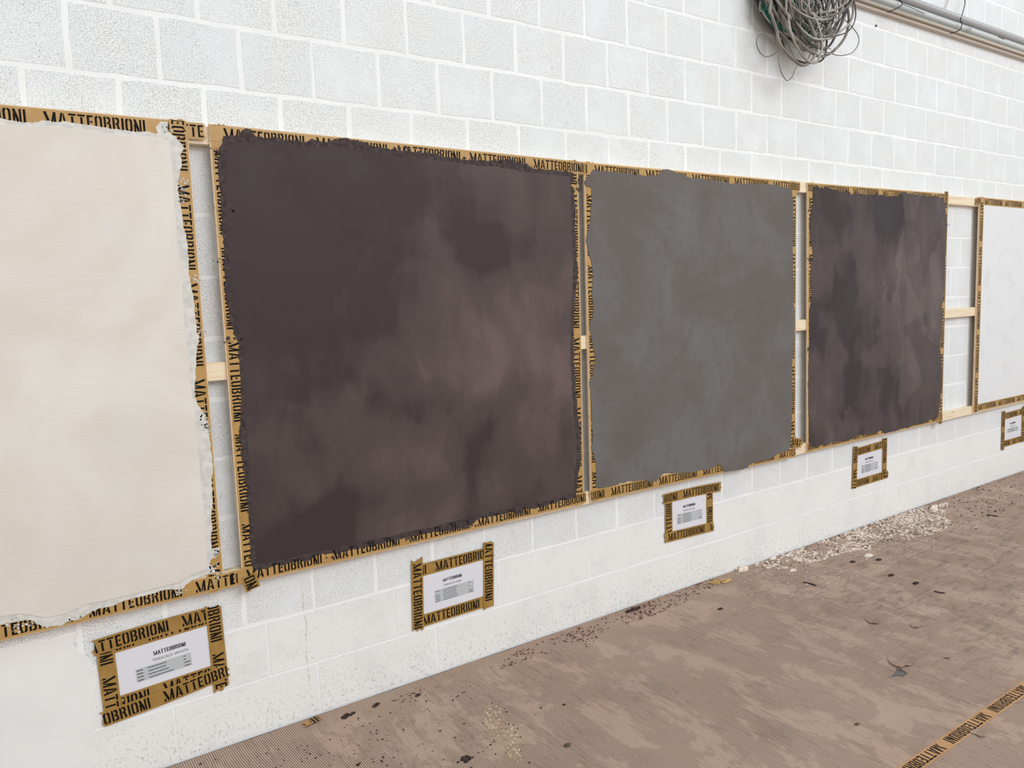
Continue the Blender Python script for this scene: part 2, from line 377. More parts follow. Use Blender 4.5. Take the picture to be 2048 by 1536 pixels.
def slab_xz(P, y_back, y_front, soft=0.0):
    """a solid in the wall plane: outline P in (x, z), front towards the room at y_front, softened rim"""
    if area2(P) < 0: P = P[::-1]
    n = len(P); v = []; f = []
    v += [(x, y_back, z) for x, z in P]; v += [(x, y_front + soft, z) for x, z in P]
    rings = 2
    if soft > 0:
        Q = []
        for i in range(n):
            a, b = Vector(P[i - 1]), Vector(P[(i + 1) % n]); t = (b - a)
            t = t.normalized() if t.length > 1e-9 else Vector((1, 0)); nn = Vector((-t.y, t.x)); Q.append((P[i][0] + nn.x * soft, P[i][1] + nn.y * soft))
        v += [(x, y_front, z) for x, z in Q]; rings = 3
    for r in range(rings - 1):
        for i in range(n):
            j = (i + 1) % n; f.append((r * n + i, r * n + j, (r + 1) * n + j, (r + 1) * n + i))
    top = (rings - 1) * n
    for tri in tessellate_polygon([[Vector((v[top + i][0], v[top + i][2], 0)) for i in range(n)]]):
        a, b, c = tri
        A, B, Cc = v[top + a], v[top + b], v[top + c]
        if (B[0] - A[0]) * (Cc[2] - A[2]) - (Cc[0] - A[0]) * (B[2] - A[2]) < 0: b, c = c, b
        f.append((top + a, top + b, top + c))
    return v, f

# stencil capitals, one unit high
def mirror(P, w): return [(w - x, y) for x, y in reversed(P)]
def R_(x0, y0, x1, y1): return [(x0, y0), (x1, y0), (x1, y1), (x0, y1)]
OL = [(.215, 1), (.13, 1), (.03, .93), (0, .82), (0, .18), (.03, .07), (.13, 0), (.215, 0), (.215, .14), (.17, .17), (.155, .24), (.155, .76), (.17, .83), (.215, .86)]
GL = {
 'I': (.16, [R_(0, 0, .16, 1)]),
 'T': (.50, [R_(0, .85, .50, 1), R_(.17, 0, .33, .79)]),
 'E': (.42, [R_(0, 0, .16, 1), R_(.16, .85, .42, 1), R_(.21, .43, .38, .57), R_(.16, 0, .42, .15)]),
 'O': (.50, [OL, mirror(OL, .50)]),
 'B': (.50, [R_(0, 0, .155, 1), [(.20, 1), (.37, 1), (.46, .93), (.48, .84), (.48, .64), (.41, .52), (.49, .41), (.50, .30), (.50, .15), (.46, .05), (.37, 0), (.20, 0), (.20, .14), (.31, .14), (.345, .19), (.345, .38), (.31, .44), (.20, .44), (.20, .57), (.29, .57), (.325, .63), (.325, .81), (.29, .86), (.20, .86)]]),
 'R': (.51, [R_(0, 0, .155, 1), [(.20, 1), (.37, 1), (.46, .93), (.48, .84), (.48, .62), (.41, .50), (.51, 0), (.35, 0), (.27, .43), (.20, .43), (.20, .57), (.29, .57), (.325, .63), (.325, .81), (.29, .86), (.20, .86)]]),
 'M': (.80, [[(0, 0), (.14, 0), (.14, .34), (0, .20)], [(0, 1), (.18, 1), (.42, .24), (.40, 0), (.30, 0), (.02, .88)], [(.46, .20), (.64, 1), (.80, 1), (.80, 0), (.64, 0), (.64, .50), (.53, .02), (.46, .02)]]),
 'A': (.60, [[(0, 0), (.16, 0), (.335, .88), (.32, 1), (.21, 1)], [(.36, 1), (.41, 1), (.60, 0), (.44, 0), (.405, .20), (.25, .20), (.27, .33), (.385, .33), (.345, .62)]]),
 'N': (.54, [[(0, 0), (.14, 0), (.14, .46), (0, .72)], [(0, 1), (.15, 1), (.37, .30), (.36, 0), (.26, 0), (.01, .82)], R_(.40, 0, .54, 1)]),
}
WORD = 'MATTEOBRIONI'
def word_tris():
    x = 0; out = []
    for ch in WORD:
        w, polys = GL[ch]
        for P in polys:
            if area2(P) < 0: P = P[::-1]
            for a, b, c in tessellate_polygon([[Vector((p[0], p[1], 0)) for p in P]]):
                T = [(P[a][0] + x, P[a][1]), (P[b][0] + x, P[b][1]), (P[c][0] + x, P[c][1])]
                if area2(T) < 0: T = T[::-1]
                out.append(T)
        x += w + .115
    W_ = x - .115
    return [[(px / W_, py) for px, py in T] for T in out]
WT = word_tris()
def clip(T, lo, hi):
    for s, lim in ((1, lo), (-1, -hi)):
        out = []
        for i in range(len(T)):
            a, b = T[i], T[(i + 1) % len(T)]; da, db = s * a[0] - lim, s * b[0] - lim
            if da >= 0: out.append(a)
            if (da >= 0) != (db >= 0):
                k = da / (da - db); out.append((a[0] + (b[0] - a[0]) * k, a[1] + (b[1] - a[1]) * k))
        T = out
        if len(T) < 3: return None
    return T
TAPE_W, PITCH, WLEN, LH = 0.050, 0.3045, 0.262, 0.037
def tape(parent, A, B, side, mstart, depth, base, name='tape_strip', to3=None, wave=0.0, seed=0, rag=0.006, width=TAPE_W, label=None, mat='tape', inset=0.0):
    """a strip of printed paper tape; A -> B is the reading direction along one edge, side = +1 when the strip lies to the left of it"""
    A, B, Ms = Vector(A), Vector(B), Vector(mstart); d = B - A; L = d.length; d.normalize(); n = Vector((-d.y, d.x))
    o = A + n * inset if side > 0 else A - n * (width + inset)
    rs = random.Random(seed * 7 + int(L * 1000))
    if to3 is None: to3 = lambda p, h: (p.x, -(base + h), p.y)
    def P3(u, v, h):
        bend = wave * math.sin(u / L * PI)
        return to3(o + d * u + n * (v + bend), h + 0.00022 * math.sin(u * 90 + v * 60 + seed))
    # outline with torn ends
    nu = max(2, int(L / 0.03)); ku = 7
    e0 = [rs.uniform(-rag, rag) for _ in range(ku + 1)]; e1 = [rs.uniform(-rag, rag) for _ in range(ku + 1)]
    V = []; F_ = []
    for j in range(ku + 1):
        v = width * j / ku
        for i in range(nu + 1):
            u = L * i / nu
            if i == 0: u += e0[j]
            if i == nu: u += e1[j]
            V.append(P3(u, v, depth))
    nv = len(V)
    for j in range(ku + 1):
        for i in range(nu + 1):
            p = Vector(V[j * (nu + 1) + i]); q = Vector(P3(0, 0, depth)) - Vector(P3(0, 0, depth - 0.0003)); V.append(p - q)
    for j in range(ku):
        for i in range(nu):
            a = j * (nu + 1) + i; F_.append((a, a + 1, a + nu + 2, a + nu + 1)); F_.append((nv + a, nv + a + nu + 1, nv + a + nu + 2, nv + a + 1))
    ring = [i for i in range(nu + 1)] + [j * (nu + 1) + nu for j in range(1, ku + 1)] + [ku * (nu + 1) + i for i in range(nu - 1, -1, -1)] + [j * (nu + 1) for j in range(ku - 1, 0, -1)]
    for k in range(len(ring)):
        a, b = ring[k], ring[(k + 1) % len(ring)]; F_.append((b, a, nv + a, nv + b))
    st = link(name, pyd(name, V, F_), MAT[mat], parent)
    if label: st['label'] = label
    # printed words
    u0 = (Ms - A).dot(d); k = math.floor((-WLEN - u0) / PITCH)
    v0 = (width - LH) / 2
    while u0 + k * PITCH < L:
        s0 = u0 + k * PITCH; k += 1; V = []; F_ = []
        if s0 + WLEN < 0: continue
        for T in WT:
            T2 = [(s0 + a * WLEN, v0 + b * LH) for a, b in T]
            if min(t[0] for t in T2) < 0.001 or max(t[0] for t in T2) > L - 0.001:
                T2 = clip(T2, 0.002, L - 0.002)
                if not T2: continue
            i = len(V); V += [P3(a, b, depth + 0.00025) for a, b in T2]; F_.append(tuple(range(i, i + len(T2))))
        if V: link('printed_word', pyd('printed_word', V, F_), MAT['ink'], st)
    return st

# ------------------------------------------------------------------ the block wall
wall = link('wall_back', MB().box((-2.2, 0.0012, -0.02), (11.0, 0.20, 4.4)).me('wall_back'), MAT['mortar'])
tag(wall, 'white-painted concrete block wall behind the sample panels', kind='structure')
HP, CH, J = 0.24462, 0.2, 0.011
def block_mesh(w, h, seed):
    rs = random.Random(seed); n = 4; out = []; J_ = .0028 if w < .3 else .0011
    cs = [(-w / 2, -h / 2), (w / 2, -h / 2), (w / 2, h / 2), (-w / 2, h / 2)]
    for i in range(4):
        a, b = cs[i], cs[(i + 1) % 4]
        for k in range(n):
            t = k / n; out.append((a[0] + (b[0] - a[0]) * t + rs.uniform(-J_, J_), a[1] + (b[1] - a[1]) * t + rs.uniform(-J_, J_)))
    N = len(out); V = [(x, 0.004, z) for x, z in out] + [(x * (1 - .003 / (w / 2)), 0.0, z * (1 - .003 / (h / 2))) for x, z in out]
    F_ = [(i, (i + 1) % N, N + (i + 1) % N, N + i) for i in range(N)] + [tuple(range(N, 2 * N))]
    return pyd('block', V, F_)
BM = {}
for key, w in (('s', HP - J), ('l', 2 * HP - 0.0025)):
    for k in range(5): BM[key, k] = block_mesh(w, CH - (J if key == 's' else 0.0035), k * 3 + len(key)); BM[key, k].materials.append(MAT['block'])
def project(p):
    d = Vector(p) - CAM; z = d.dot(fwd); return (1024 + FPX * d.dot(right) / z, 768 - FPX * d.dot(up) / z) if z > 0.05 else (-9999, -9999)
hidden_rects = [(-0.2, 1.34), (1.46, 2.86), (2.99, 4.37), (4.58, 5.97), (6.6, 8.0)]
cand = []
for r in range(22):
    if r == 0: x0, p, key = 2.6314, 2 * HP, 'l'
    elif r == 1: x0, p, key = 2.9485, 2 * HP, 'l'
    else: x0, p, key = (2.0216 if r % 2 else 2.1439), HP, 's'
    k = math.ceil((-2.1 - x0) / p)
    while x0 + (k + 1) * p < 10.95:
        cx, cz = x0 + (k + .5) * p, (r + .5) * CH; k += 1
        X0, X1 = cx - p / 2, cx + p / 2
        cov = 3 <= r <= 9 and any(a < X0 and X1 < b for a, b in hidden_rects)
        px = [project((cx + sx * p / 2, 0, cz + sz * CH / 2)) for sx, sz in ((-1, -1), (1, -1), (1, 1), (-1, 1))]
        vis = any(-10 < a < 2058 and -10 < b < 1546 for a, b in px) and not cov
        A_ = abs(area2([(min(max(a, 0), 2048), min(max(b, 0), 1536)) for a, b in px])) / 2 if vis else 0
        cand.append((A_, cx, cz, key))
cand.sort(key=lambda c: -c[0])
rest = MB(); rs = random.Random(5)
for i, (A_, cx, cz, key) in enumerate(cand):
    me = BM[key, rs.randrange(5)]; loc = (cx + rs.uniform(-.0015, .0015), rs.uniform(-.0006, .0006), cz + rs.uniform(-.0015, .0015))
    if i < 300 and A_ > 0:
        o = link('block', me, None, wall, loc)
    else:
        b0 = len(rest.v)
        rest.v += [(v.co.x + loc[0], v.co.y + loc[1], v.co.z + loc[2]) for v in me.vertices]; rest.f += [tuple(b0 + q for q in f.vertices) for f in me.polygons]
o = rest.build('block', MAT['block'], wall); o['kind'] = 'stuff'; o['label'] = 'white-painted blocks beyond the view and behind the panels'

# smooth skim of plaster low on the left end of the wall
P = [(0.9191, 0.5289), (0.9023, 0.489), (0.9283, 0.449), (0.9465, 0.4076), (0.9321, 0.3666), (0.9432, 0.3056), (0.9304, 0.2524), (0.9356, 0.1844), (0.9155, 0.1422), (0.9306, 0.0612), (0.9121, -0.0573)]
P = densify([(-1.4, 0.562)] + [P[0]] + P[1:] + [(P[-1][0], 0.005), (-1.4, 0.005)], 0.012, 0.006, 4.2)
v, f = slab_xz(P, 0.0012, -0.0012, 0.004)
o = link('skim_coat', pyd('skim_coat', v, f), MAT['skim'], wall)
o['label'] = 'smooth white skim of plaster over the blocks'

# ------------------------------------------------------------------ floor and its cardboard cover
fl = link('floor', MB().box((-2.2, -7.0, -0.12), (11.0, 0.0, 0.0)).me('floor'), MAT['concrete'])
tag(fl, 'grey concrete floor under the cardboard', kind='structure')
hole = [(3.6266, -1.03), (3.5915, -1.0564), (3.5864, -1.0873), (3.5861, -1.1076), (3.5745, -1.1416), (3.5271, -1.1425), (3.5281, -1.1342), (3.5116, -1.1251), (3.4931, -1.1171), (3.4634, -1.1119), (3.5136, -1.1109), (3.5482, -1.1048), (3.5792, -1.0912), (3.5853, -1.0599)]
hole = densify([(a, b) for a, b in hole], 0.006, 0.0012, 1.0, 60)
if area2(hole) > 0: hole = hole[::-1]
outer = [(-2.0, -6.9), (10.8, -6.9)]
k = 240
edge = [(10.8 - 12.8 * i / k, -0.010 + 0.006 * noise.noise(Vector((i * .31, 2, 0))) + 0.003 * noise.noise(Vector((i * 1.7, 5, 0)))) for i in range(k + 1)]
outer += edge
pts2 = [Vector((a, b, 0)) for a, b in outer]; hp = [Vector((a, b, 0)) for a, b in hole]
allp = pts2 + hp; tris = tessellate_polygon([pts2, hp])
V = [(p.x, p.y, 0.004) for p in allp]; F_ = []
for a, b, c in tris:
    if (allp[b] - allp[a]).cross(allp[c] - allp[a]).z < 0: b, c = c, b
    F_.append((a, b, c))
n0 = len(V); V += [(p.x, p.y, 0.0004) for p in allp]
no = len(pts2)
for rng_ in (range(no), range(no, no + len(hp))):
    L_ = list(rng_)
    for i in range(len(L_)): a, b = L_[i], L_[(i + 1) % len(L_)]; F_.append((a, n0 + a, n0 + b, b))
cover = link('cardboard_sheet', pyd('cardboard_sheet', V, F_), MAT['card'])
tag(cover, 'brown corrugated cardboard sheet spread over the floor along the wall', 'floor cover')
def flap(name, P, lift, seed):
    """a lifted scrap of cardboard: thick polygon, one side raised"""
    P = densify(P, 0.006, 0.0012, seed, 60); n = len(P); x0 = min(p[0] for p in P); x1 = max(p[0] for p in P)
    if area2(P) < 0: P = P[::-1]
    y0 = min(p[1] for p in P); y1 = max(p[1] for p in P)
    V = []
    for h in (0.0, 0.0025):
        V += [(x, y, 0.0046 + h + lift * ((y1 - y) / (y1 - y0)) ** 2) for x, y in P]
    F_ = [(i, (i + 1) % n, n + (i + 1) % n, n + i) for i in range(n)]
    for a, b, c in tessellate_polygon([[Vector((p[0], p[1], 0)) for p in P]]):
        T = [P[a], P[b], P[c]]
        if area2(T) < 0: b, c = c, b
        F_.append((n + a, n + b, n + c)); F_.append((c, b, a))
    return link(name, pyd(name, V, F_), MAT['card'])
o = flap('cardboard_flap', [(3.6309, -1.0276), (3.662, -1.0552), (3.7011, -1.0935), (3.6655, -1.115), (3.6242, -1.1213), (3.6165, -1.1069), (3.5901, -1.1081), (3.5886, -1.0876), (3.5976, -1.0556)], 0.007, 2.0)
o.parent = cover; o['label'] = 'torn cardboard tongue lifted beside the hole'
o = flap('cardboard_scrap', [(3.3483, -1.468), (3.3959, -1.4798), (3.3702, -1.4996), (3.362, -1.5176), (3.3372, -1.5061), (3.3477, -1.4891), (3.3414, -1.4774)], 0.010, 3.0)
tag(o, 'curled scrap of brown cardboard against the tape line on the floor', 'cardboard scrap')
for P_, lab in (([(3.9063, -0.7624), (3.94, -0.7828), (3.9308, -0.8232), (3.8903, -0.8374), (3.8733, -0.8103)], 'lifted pinkish cardboard sliver beyond the hole, nearer the rubble'), ([(3.996, -0.9226), (4.0339, -0.9334), (4.0238, -0.9648), (3.9864, -0.967), (3.9765, -0.9462)], 'lifted cardboard sliver right of the other, before the far stains')):
    o = flap('cardboard_sliver', P_, 0.008, 7.0); tag(o, lab, 'cardboard scrap')
o = flap('cardboard_scrap', [(3.8044, -1.1581), (3.8209, -1.1639), (3.8217, -1.179), (3.8064, -1.1813), (3.8031, -1.1701)], 0.005, 5.0)
tag(o, 'tiny torn cardboard scrap beyond the hole in the floor cover', 'cardboard scrap')

# tape line on the floor
ft = empty('floor_tape', (3.4, -1.453, 0.004))
def to3f(p, h): return (p.x - ft.location.x, p.y - ft.location.y, 0.0004 + h)
E_ = [(2.9944, -1.4419), (3.0439, -1.4798), (3.8404, -1.4327), (3.7426, -1.4719), (3.2395, -1.4565), (3.5148, -1.4524), (3.4789, -1.4618), (3.2138, -1.4648)]
tape(ft, (4.6, -1.428), (2.6, -1.428), 1, (3.5, -1.42), 0.0004, 0, to3=to3f, seed=3, rag=0.002, mat='ftape')
tag(ft, 'strip of brown tape with black stencil lettering stuck along the cardboard floor', 'tape')

# ------------------------------------------------------------------ pine battens
for z0, z1, lab in ((2.012, 2.069, 'upper pine batten on the block wall, along the top of the panels'), (1.262, 1.322, 'middle pine batten crossing the gaps between the panels at mid height'),
                    (0.565, 0.622, 'lower pine batten on the block wall, along the foot of the panels')):
    me = bpy.data.meshes.new('batten'); bm = bmesh.new()
    bmesh.ops.create_cube(bm, size=1, matrix=Matrix.Translation((4.0, -0.0185, (z0 + z1) / 2)) @ Matrix.Diagonal((10.4, 0.035, z1 - z0, 1)))
    bmesh.ops.bevel(bm, geom=bm.edges[:], offset=0.002, segments=1, affect='EDGES'); bm.to_mesh(me); bm.free()
    o = link('pine_batten', me, MAT['wood']); tag(o, lab, 'batten')

# ------------------------------------------------------------------ sample panels
YB, YF = 0.0362, 0.047
def panel(label, quad, seed):
    """quad: bottom-left, bottom-right, top-right, top-left in (x, z)"""
    root = empty('sample_panel', (quad[0][0], 0, quad[0][1])); tag(root, label, 'sample panel', 'plaster sample panels in a row on the battens')
    v, f = slab_xz(quad, -YB, -YF, 0.0006)
    n = 4; f.append((3, 2, 1, 0))
    v = [(a - root.location.x, b, c - root.location.z) for a, b, c in v]
    link('board', pyd('board', v, f), MAT['ply'], root)
    return root
def local(root):
    return lambda p, h: (p.x - root.location.x, -(YF + h), p.y - root.location.z)
def strips(root, quad, M_, ext, seed, order='LRTB'):
    """M_: a start-of-word point for each side; ext: how far a strip runs past the board at its ends"""
    bl, br, tr, tl = [Vector(q) for q in quad]; d = 0.0005
    for k, s in enumerate(order):
        a, b, side = {'T': (tl, tr, -1), 'B': (bl, br, 1), 'L': (tl, bl, 1), 'R': (tr, br, -1)}[s]
        e0, e1 = ext.get(s, (0.0, 0.0)); dd = (b - a).normalized()
        tape(root, a - dd * e0, b + dd * e1, side, M_[s], d + k * 0.0006, 0, to3=local(root), seed=seed + k, rag=0.005, inset=0.003, mat='tape_lit')  # panel strips take the tape colour brightened for the light on them
def coat(root, P, name, mat, y0, y1, seed, step=0.006, amp=0.0035, soft=0.0012, freq=22, fine=0.5):
    P = densify(P, step, amp, seed, freq, fine); v, f = slab_xz(P, -y0, -y1, soft)
    v = [(a - root.location.x, b, c - root.location.z) for a, b, c in v]
    return link(name, pyd(name, v, f), mat, root)
# --- panel 1, pale cream (its left part is outside the picture)
q1 = [(-0.150, 0.572)] + [(1.342, 0.5698)] + [(1.343, 2.0769)] + [(-0.150, 2.072)]
p1 = panel('cream-white plaster panel at the left edge, largest in view', q1, 1)
M1 = dict(T=[(0.9603, 2.0351)][0], B=[(1.2525, 0.5974)][0], L=(-0.15, 1.6), R=[(1.3264, 1.2729)][0])
strips(p1, q1, M1, {'T': (0, 0.050), 'B': (0, 0.045)}, 10, 'LTRB')
c1 = [(-0.11, 2.03)] + [(0.7901, 2.0401), (0.8569, 2.035), (0.8854, 2.0325), (0.9144, 2.03), (0.9298, 2.0301), (0.9569, 2.0396), (0.9811, 2.0392), (1.0059, 2.0417), (1.0496, 2.0417), (1.1003, 2.0367), (1.1524, 2.0316), (1.2159, 2.0316), (1.2546, 2.0307), (1.2518, 2.0481), (1.2646, 2.067), (1.2843, 2.0675), (1.2821, 2.0406), (1.3038, 2.0261), (1.3197, 2.0095), (1.3285, 1.9921), (1.323, 1.9781), (1.3165, 1.9686), (1.3187, 1.9416), (1.3125, 1.9185), (1.3084, 1.9031), (1.3039, 1.8831), (1.301, 1.8648), (1.3009, 1.8268), (1.3028, 1.7963), (1.3071, 1.7582), (1.312, 1.7275), (1.314, 1.6967), (1.3149, 1.5957), (1.3145, 1.5723), (1.3168, 1.544), (1.3198, 1.5062), (1.3211, 1.4651), (1.3205, 1.4192), (1.3259, 1.4109), (1.3176, 1.3828), (1.3107, 1.313), (1.303, 1.272), (1.297, 1.234), (1.3017, 1.2175), (1.3107, 1.1826), (1.3231, 1.1601), (1.3311, 1.1249), (1.334, 1.0819), (1.3353, 1.0587), (1.3334, 0.973), (1.3277, 0.9091), (1.3219, 0.8233), (1.3154, 0.759), (1.3102, 0.7113), (1.3387, 0.7135), (1.3326, 0.6961), (1.3064, 0.6817), (1.3005, 0.6661), (1.3159, 0.6421), (1.3181, 0.6297), (1.2947, 0.6319), (1.2541, 0.6265), (1.2242, 0.6138), (1.2081, 0.6011), (1.1777, 0.6121), (1.1392, 0.6086), (1.1019, 0.61), (1.0467, 0.6082), (1.0114, 0.5998), (0.9775, 0.6009), (0.9392, 0.5907), (0.916, 0.5814), (0.8965, 0.5821), (0.8703, 0.577), (0.8515, 0.5808), (0.8384, 0.5752), (0.8154, 0.5986), (0.8005, 0.6119), (0.7861, 0.6159), (0.7521, 0.6163), (0.7261, 0.6191), (0.6559, 0.6169)] + [(-0.11, 0.62)]
coat(p1, c1, 'plaster_undercoat', MAT['cbase'], 0.047, 0.0502, 1.3, 0.005, 0.004, 0.0012, 30, 0.8)['label'] = 'rough whitish margin of plaster'
c1b = [(-0.09, 2.01)] + [(0.788, 2.0172), (0.8555, 2.0198), (0.9615, 2.0246), (1.073, 2.0211), (1.1776, 2.0161), (1.2602, 2.0175), (1.2848, 2.0077), (1.2893, 1.9393), (1.2852, 1.8335), (1.2861, 1.7727), (1.286, 1.6809), (1.2895, 1.6331), (1.2881, 1.5416), (1.2873, 1.4383), (1.2893, 1.3688), (1.2893, 1.2941), (1.2899, 1.2253), (1.2931, 1.1896), (1.2955, 1.0645), (1.2938, 0.9649), (1.2958, 0.872), (1.2965, 0.7819), (1.2947, 0.6984), (1.2894, 0.649), (1.2458, 0.6425), (1.1993, 0.6272), (1.1185, 0.6244), (1.0337, 0.6218), (0.9524, 0.6224), (0.8858, 0.609), (0.8351, 0.6106), (0.7759, 0.639), (0.7283, 0.643), (0.6583, 0.6418)] + [(-0.09, 0.64)]
coat(p1, c1b, 'plaster_coat', MAT['cwhite'], 0.0495, 0.0522, 2.7, 0.012, 0.0025, 0.0012, 12, 0.2)
def flecks(root, areas, mat, name, lab, n, seed, rmax=.0045):
    rs = random.Random(seed); V = []; F_ = []
    for (x, z), rx, rz in areas:
        for _ in range(n):
            px, pz = x + rs.gauss(0, rx), z + rs.gauss(0, rz)
            if not (.585 < pz < 2.058): continue
            k = rs.choice((4, 5, 6)); r = rmax * (.2 + .8 * rs.random() ** 2.5); a0 = rs.uniform(0, 6); i0 = len(V)
            for h in (.0008, .0032):
                for j in range(k): a = a0 + 2 * PI * j / k; rr = r * rs.uniform(.5, 1.3); V.append((px + rr * math.cos(a) - root.location.x, -(YF + h), pz + rr * math.sin(a) - root.location.z))
            F_.append(tuple(i0 + k + j for j in range(k)))
            for j in range(k): F_.append((i0 + j, i0 + (j + 1) % k, i0 + k + (j + 1) % k, i0 + k + j))
    o = link(name, pyd(name, V, F_), mat, root); o['kind'] = 'stuff'; o['label'] = lab; return o
FL = [(1.3292, 0.6935), (1.3134, 0.6512), (1.3164, 0.6079), (1.2076, 0.5945), (1.1066, 0.581), (1.0616, 0.5865), (0.9097, 0.5832), (0.7969, 0.5992), (0.7601, 0.5975), (0.7496, 0.6155), (1.3122, 1.8957), (1.3121, 1.8577), (1.3117, 1.8348), (1.2764, 2.0401), (1.3331, 1.1099), (1.3207, 1.149), (1.328, 1.1236), (1.3241, 0.7082), (1.3364, 1.4295), (1.3366, 1.5876), (1.3301, 0.6217)]
flecks(p1, [(q, .010, .008) for q in FL], MAT['cbase'], 'plaster_flecks', 'white plaster specks on the tape', 16, 5)
# --- panel 2, dark aubergine
q2 = [(1.4014, 0.5723), (2.8852, 0.5763), (2.9025, 2.0656), (1.4065, 2.0755)]
p2 = panel('large dark aubergine plaster panel right of the cream panel', q2, 2)
M2 = dict(T=[(2.6677, 2.0331)][0], B=[(1.7188, 0.5924)][0], L=[(1.4138, 1.3847)][0], R=[(2.8989, 1.3153)][0])
strips(p2, q2, M2, {'T': (0, 0.035), 'B': (0.040, 0.01), 'L': (0, 0.0)}, 20, 'LRTB')
fl2 = [(1.3955, 0.592), (1.4049, 0.5408)]
tape(p2, (fl2[0][0], fl2[0][1]), (fl2[0][0] + 0.012, fl2[0][1] - 0.048), 1, (fl2[0][0], fl2[0][1] + 0.21), 0.0036, 0, name='tape_end', to3=local(p2), seed=29, rag=0.006)
c2 = [(1.4447, 2.0292), (1.4516, 2.0391), (1.4972, 2.0478), (1.5076, 2.0612), (1.5112, 2.0678), (1.5383, 2.0703), (1.5399, 2.0484), (1.5916, 2.0482), (1.6394, 2.0475), (1.6883, 2.0468), (1.7157, 2.0458), (1.7338, 2.0572), (1.7565, 2.0559), (1.7666, 2.0501), (1.8022, 2.0497), (1.8266, 2.0652), (1.856, 2.0695), (1.8853, 2.0669), (1.917, 2.0662), (1.9355, 2.0609), (1.9578, 2.0506), (1.9902, 2.0463), (2.0293, 2.0459), (2.075, 2.0442), (2.1154, 2.0437), (2.1755, 2.0484), (2.228, 2.0414), (2.2468, 2.0337), (2.3122, 2.0347), (2.3542, 2.0303), (2.4203, 2.035), (2.4903, 2.038), (2.5361, 2.051), (2.5601, 2.0488), (2.6206, 2.0334), (2.6625, 2.0204), (2.7415, 2.0195), (2.8576, 2.0166), (2.879, 2.0097), (2.8727, 1.9845), (2.8584, 1.963), (2.8768, 1.9473), (2.8755, 1.9098), (2.8819, 1.8579), (2.8765, 1.7822), (2.8792, 1.7042), (2.8838, 1.596), (2.8669, 1.5087), (2.8547, 1.3977), (2.8488, 1.3075), (2.8516, 1.2314), (2.8546, 1.1571), (2.857, 1.067), (2.861, 1.0204), (2.8715, 0.9149), (2.8741, 0.8275), (2.8687, 0.7519), (2.8527, 0.7005), (2.8422, 0.6437), (2.8354, 0.611), (2.7407, 0.6103), (2.6434, 0.6018), (2.5962, 0.6064), (2.568, 0.6138), (2.5467, 0.5985), (2.4866, 0.6143), (2.3902, 0.6117), (2.3279, 0.6114), (2.2892, 0.5902), (2.2041, 0.5932), (2.1154, 0.6015), (2.0314, 0.6032), (1.9749, 0.6053), (1.952, 0.6025), (1.8949, 0.6013), (1.8159, 0.6033), (1.726, 0.6046), (1.6765, 0.6156), (1.6282, 0.6028), (1.5486, 0.6067), (1.4815, 0.6064), (1.4416, 0.6124), (1.433, 0.6318), (1.4342, 0.6699), (1.4343, 0.7618), (1.4365, 0.8148), (1.4356, 0.9347), (1.4291, 1.0018), (1.4266, 1.0763), (1.4386, 1.1735), (1.445, 1.2593), (1.445, 1.3237), (1.4475, 1.3795), (1.4357, 1.4129), (1.4257, 1.4476), (1.4223, 1.5075), (1.4167, 1.5575), (1.4183, 1.6199), (1.4223, 1.6931), (1.4227, 1.8004), (1.4255, 1.8772), (1.4255, 1.9379), (1.4343, 1.9928)]
coat(p2, c2, 'plaster_edge', MAT['rough'], 0.047, 0.0496, 3.3, 0.004, 0.005, 0.001, 40, 0.9)['label'] = 'rough torn margin of the dark plaster'
c2b = [(1.4535, 2.0094), (1.4984, 2.0287), (1.5946, 2.0305), (1.695, 2.029), (1.8369, 2.0405), (1.9292, 2.0342), (2.045, 2.0256), (2.1669, 2.0239), (2.3167, 2.0161), (2.4998, 2.0152), (2.6454, 2.005), (2.8581, 1.9999), (2.859, 1.7963), (2.8605, 1.6067), (2.842, 1.3939), (2.8319, 1.2654), (2.836, 1.0693), (2.8472, 0.9138), (2.8526, 0.8241), (2.8339, 0.6927), (2.8233, 0.6316), (2.6402, 0.6247), (2.3874, 0.6295), (2.1552, 0.6219), (1.942, 0.6225), (1.6708, 0.6248), (1.4603, 0.6243), (1.4488, 0.6497), (1.4487, 0.7853), (1.4468, 0.94), (1.449, 1.0584), (1.4492, 1.1926), (1.4582, 1.3575), (1.4439, 1.4239), (1.4342, 1.5055), (1.4333, 1.6181), (1.4347, 1.7611), (1.438, 1.887)]
coat(p2, c2b, 'plaster_coat', MAT['purple'], 0.0485, 0.0501, 4.7, 0.008, 0.004, 0.003, 24, 0.5)
FL = [(1.533, 2.0635), (1.7679, 2.0685), (1.9893, 2.0636), (2.0674, 2.0524), (2.1696, 2.0533), (2.2758, 2.0506), (2.3636, 2.0385), (1.8764, 2.0729), (2.5018, 2.0311), (2.6228, 2.0257), (1.4391, 1.9963), (1.4295, 1.8085), (1.4237, 1.6501), (1.4357, 1.3916), (2.8903, 1.9439), (2.8807, 1.9808), (2.0249, 0.6006), (2.2917, 0.5938), (2.511, 0.5967), (1.7257, 0.6009)]
flecks(p2, [(q, .022, .006) for q in FL], MAT['rough'], 'plaster_flecks', 'dark plaster specks on the tape', 14, 6, .007)
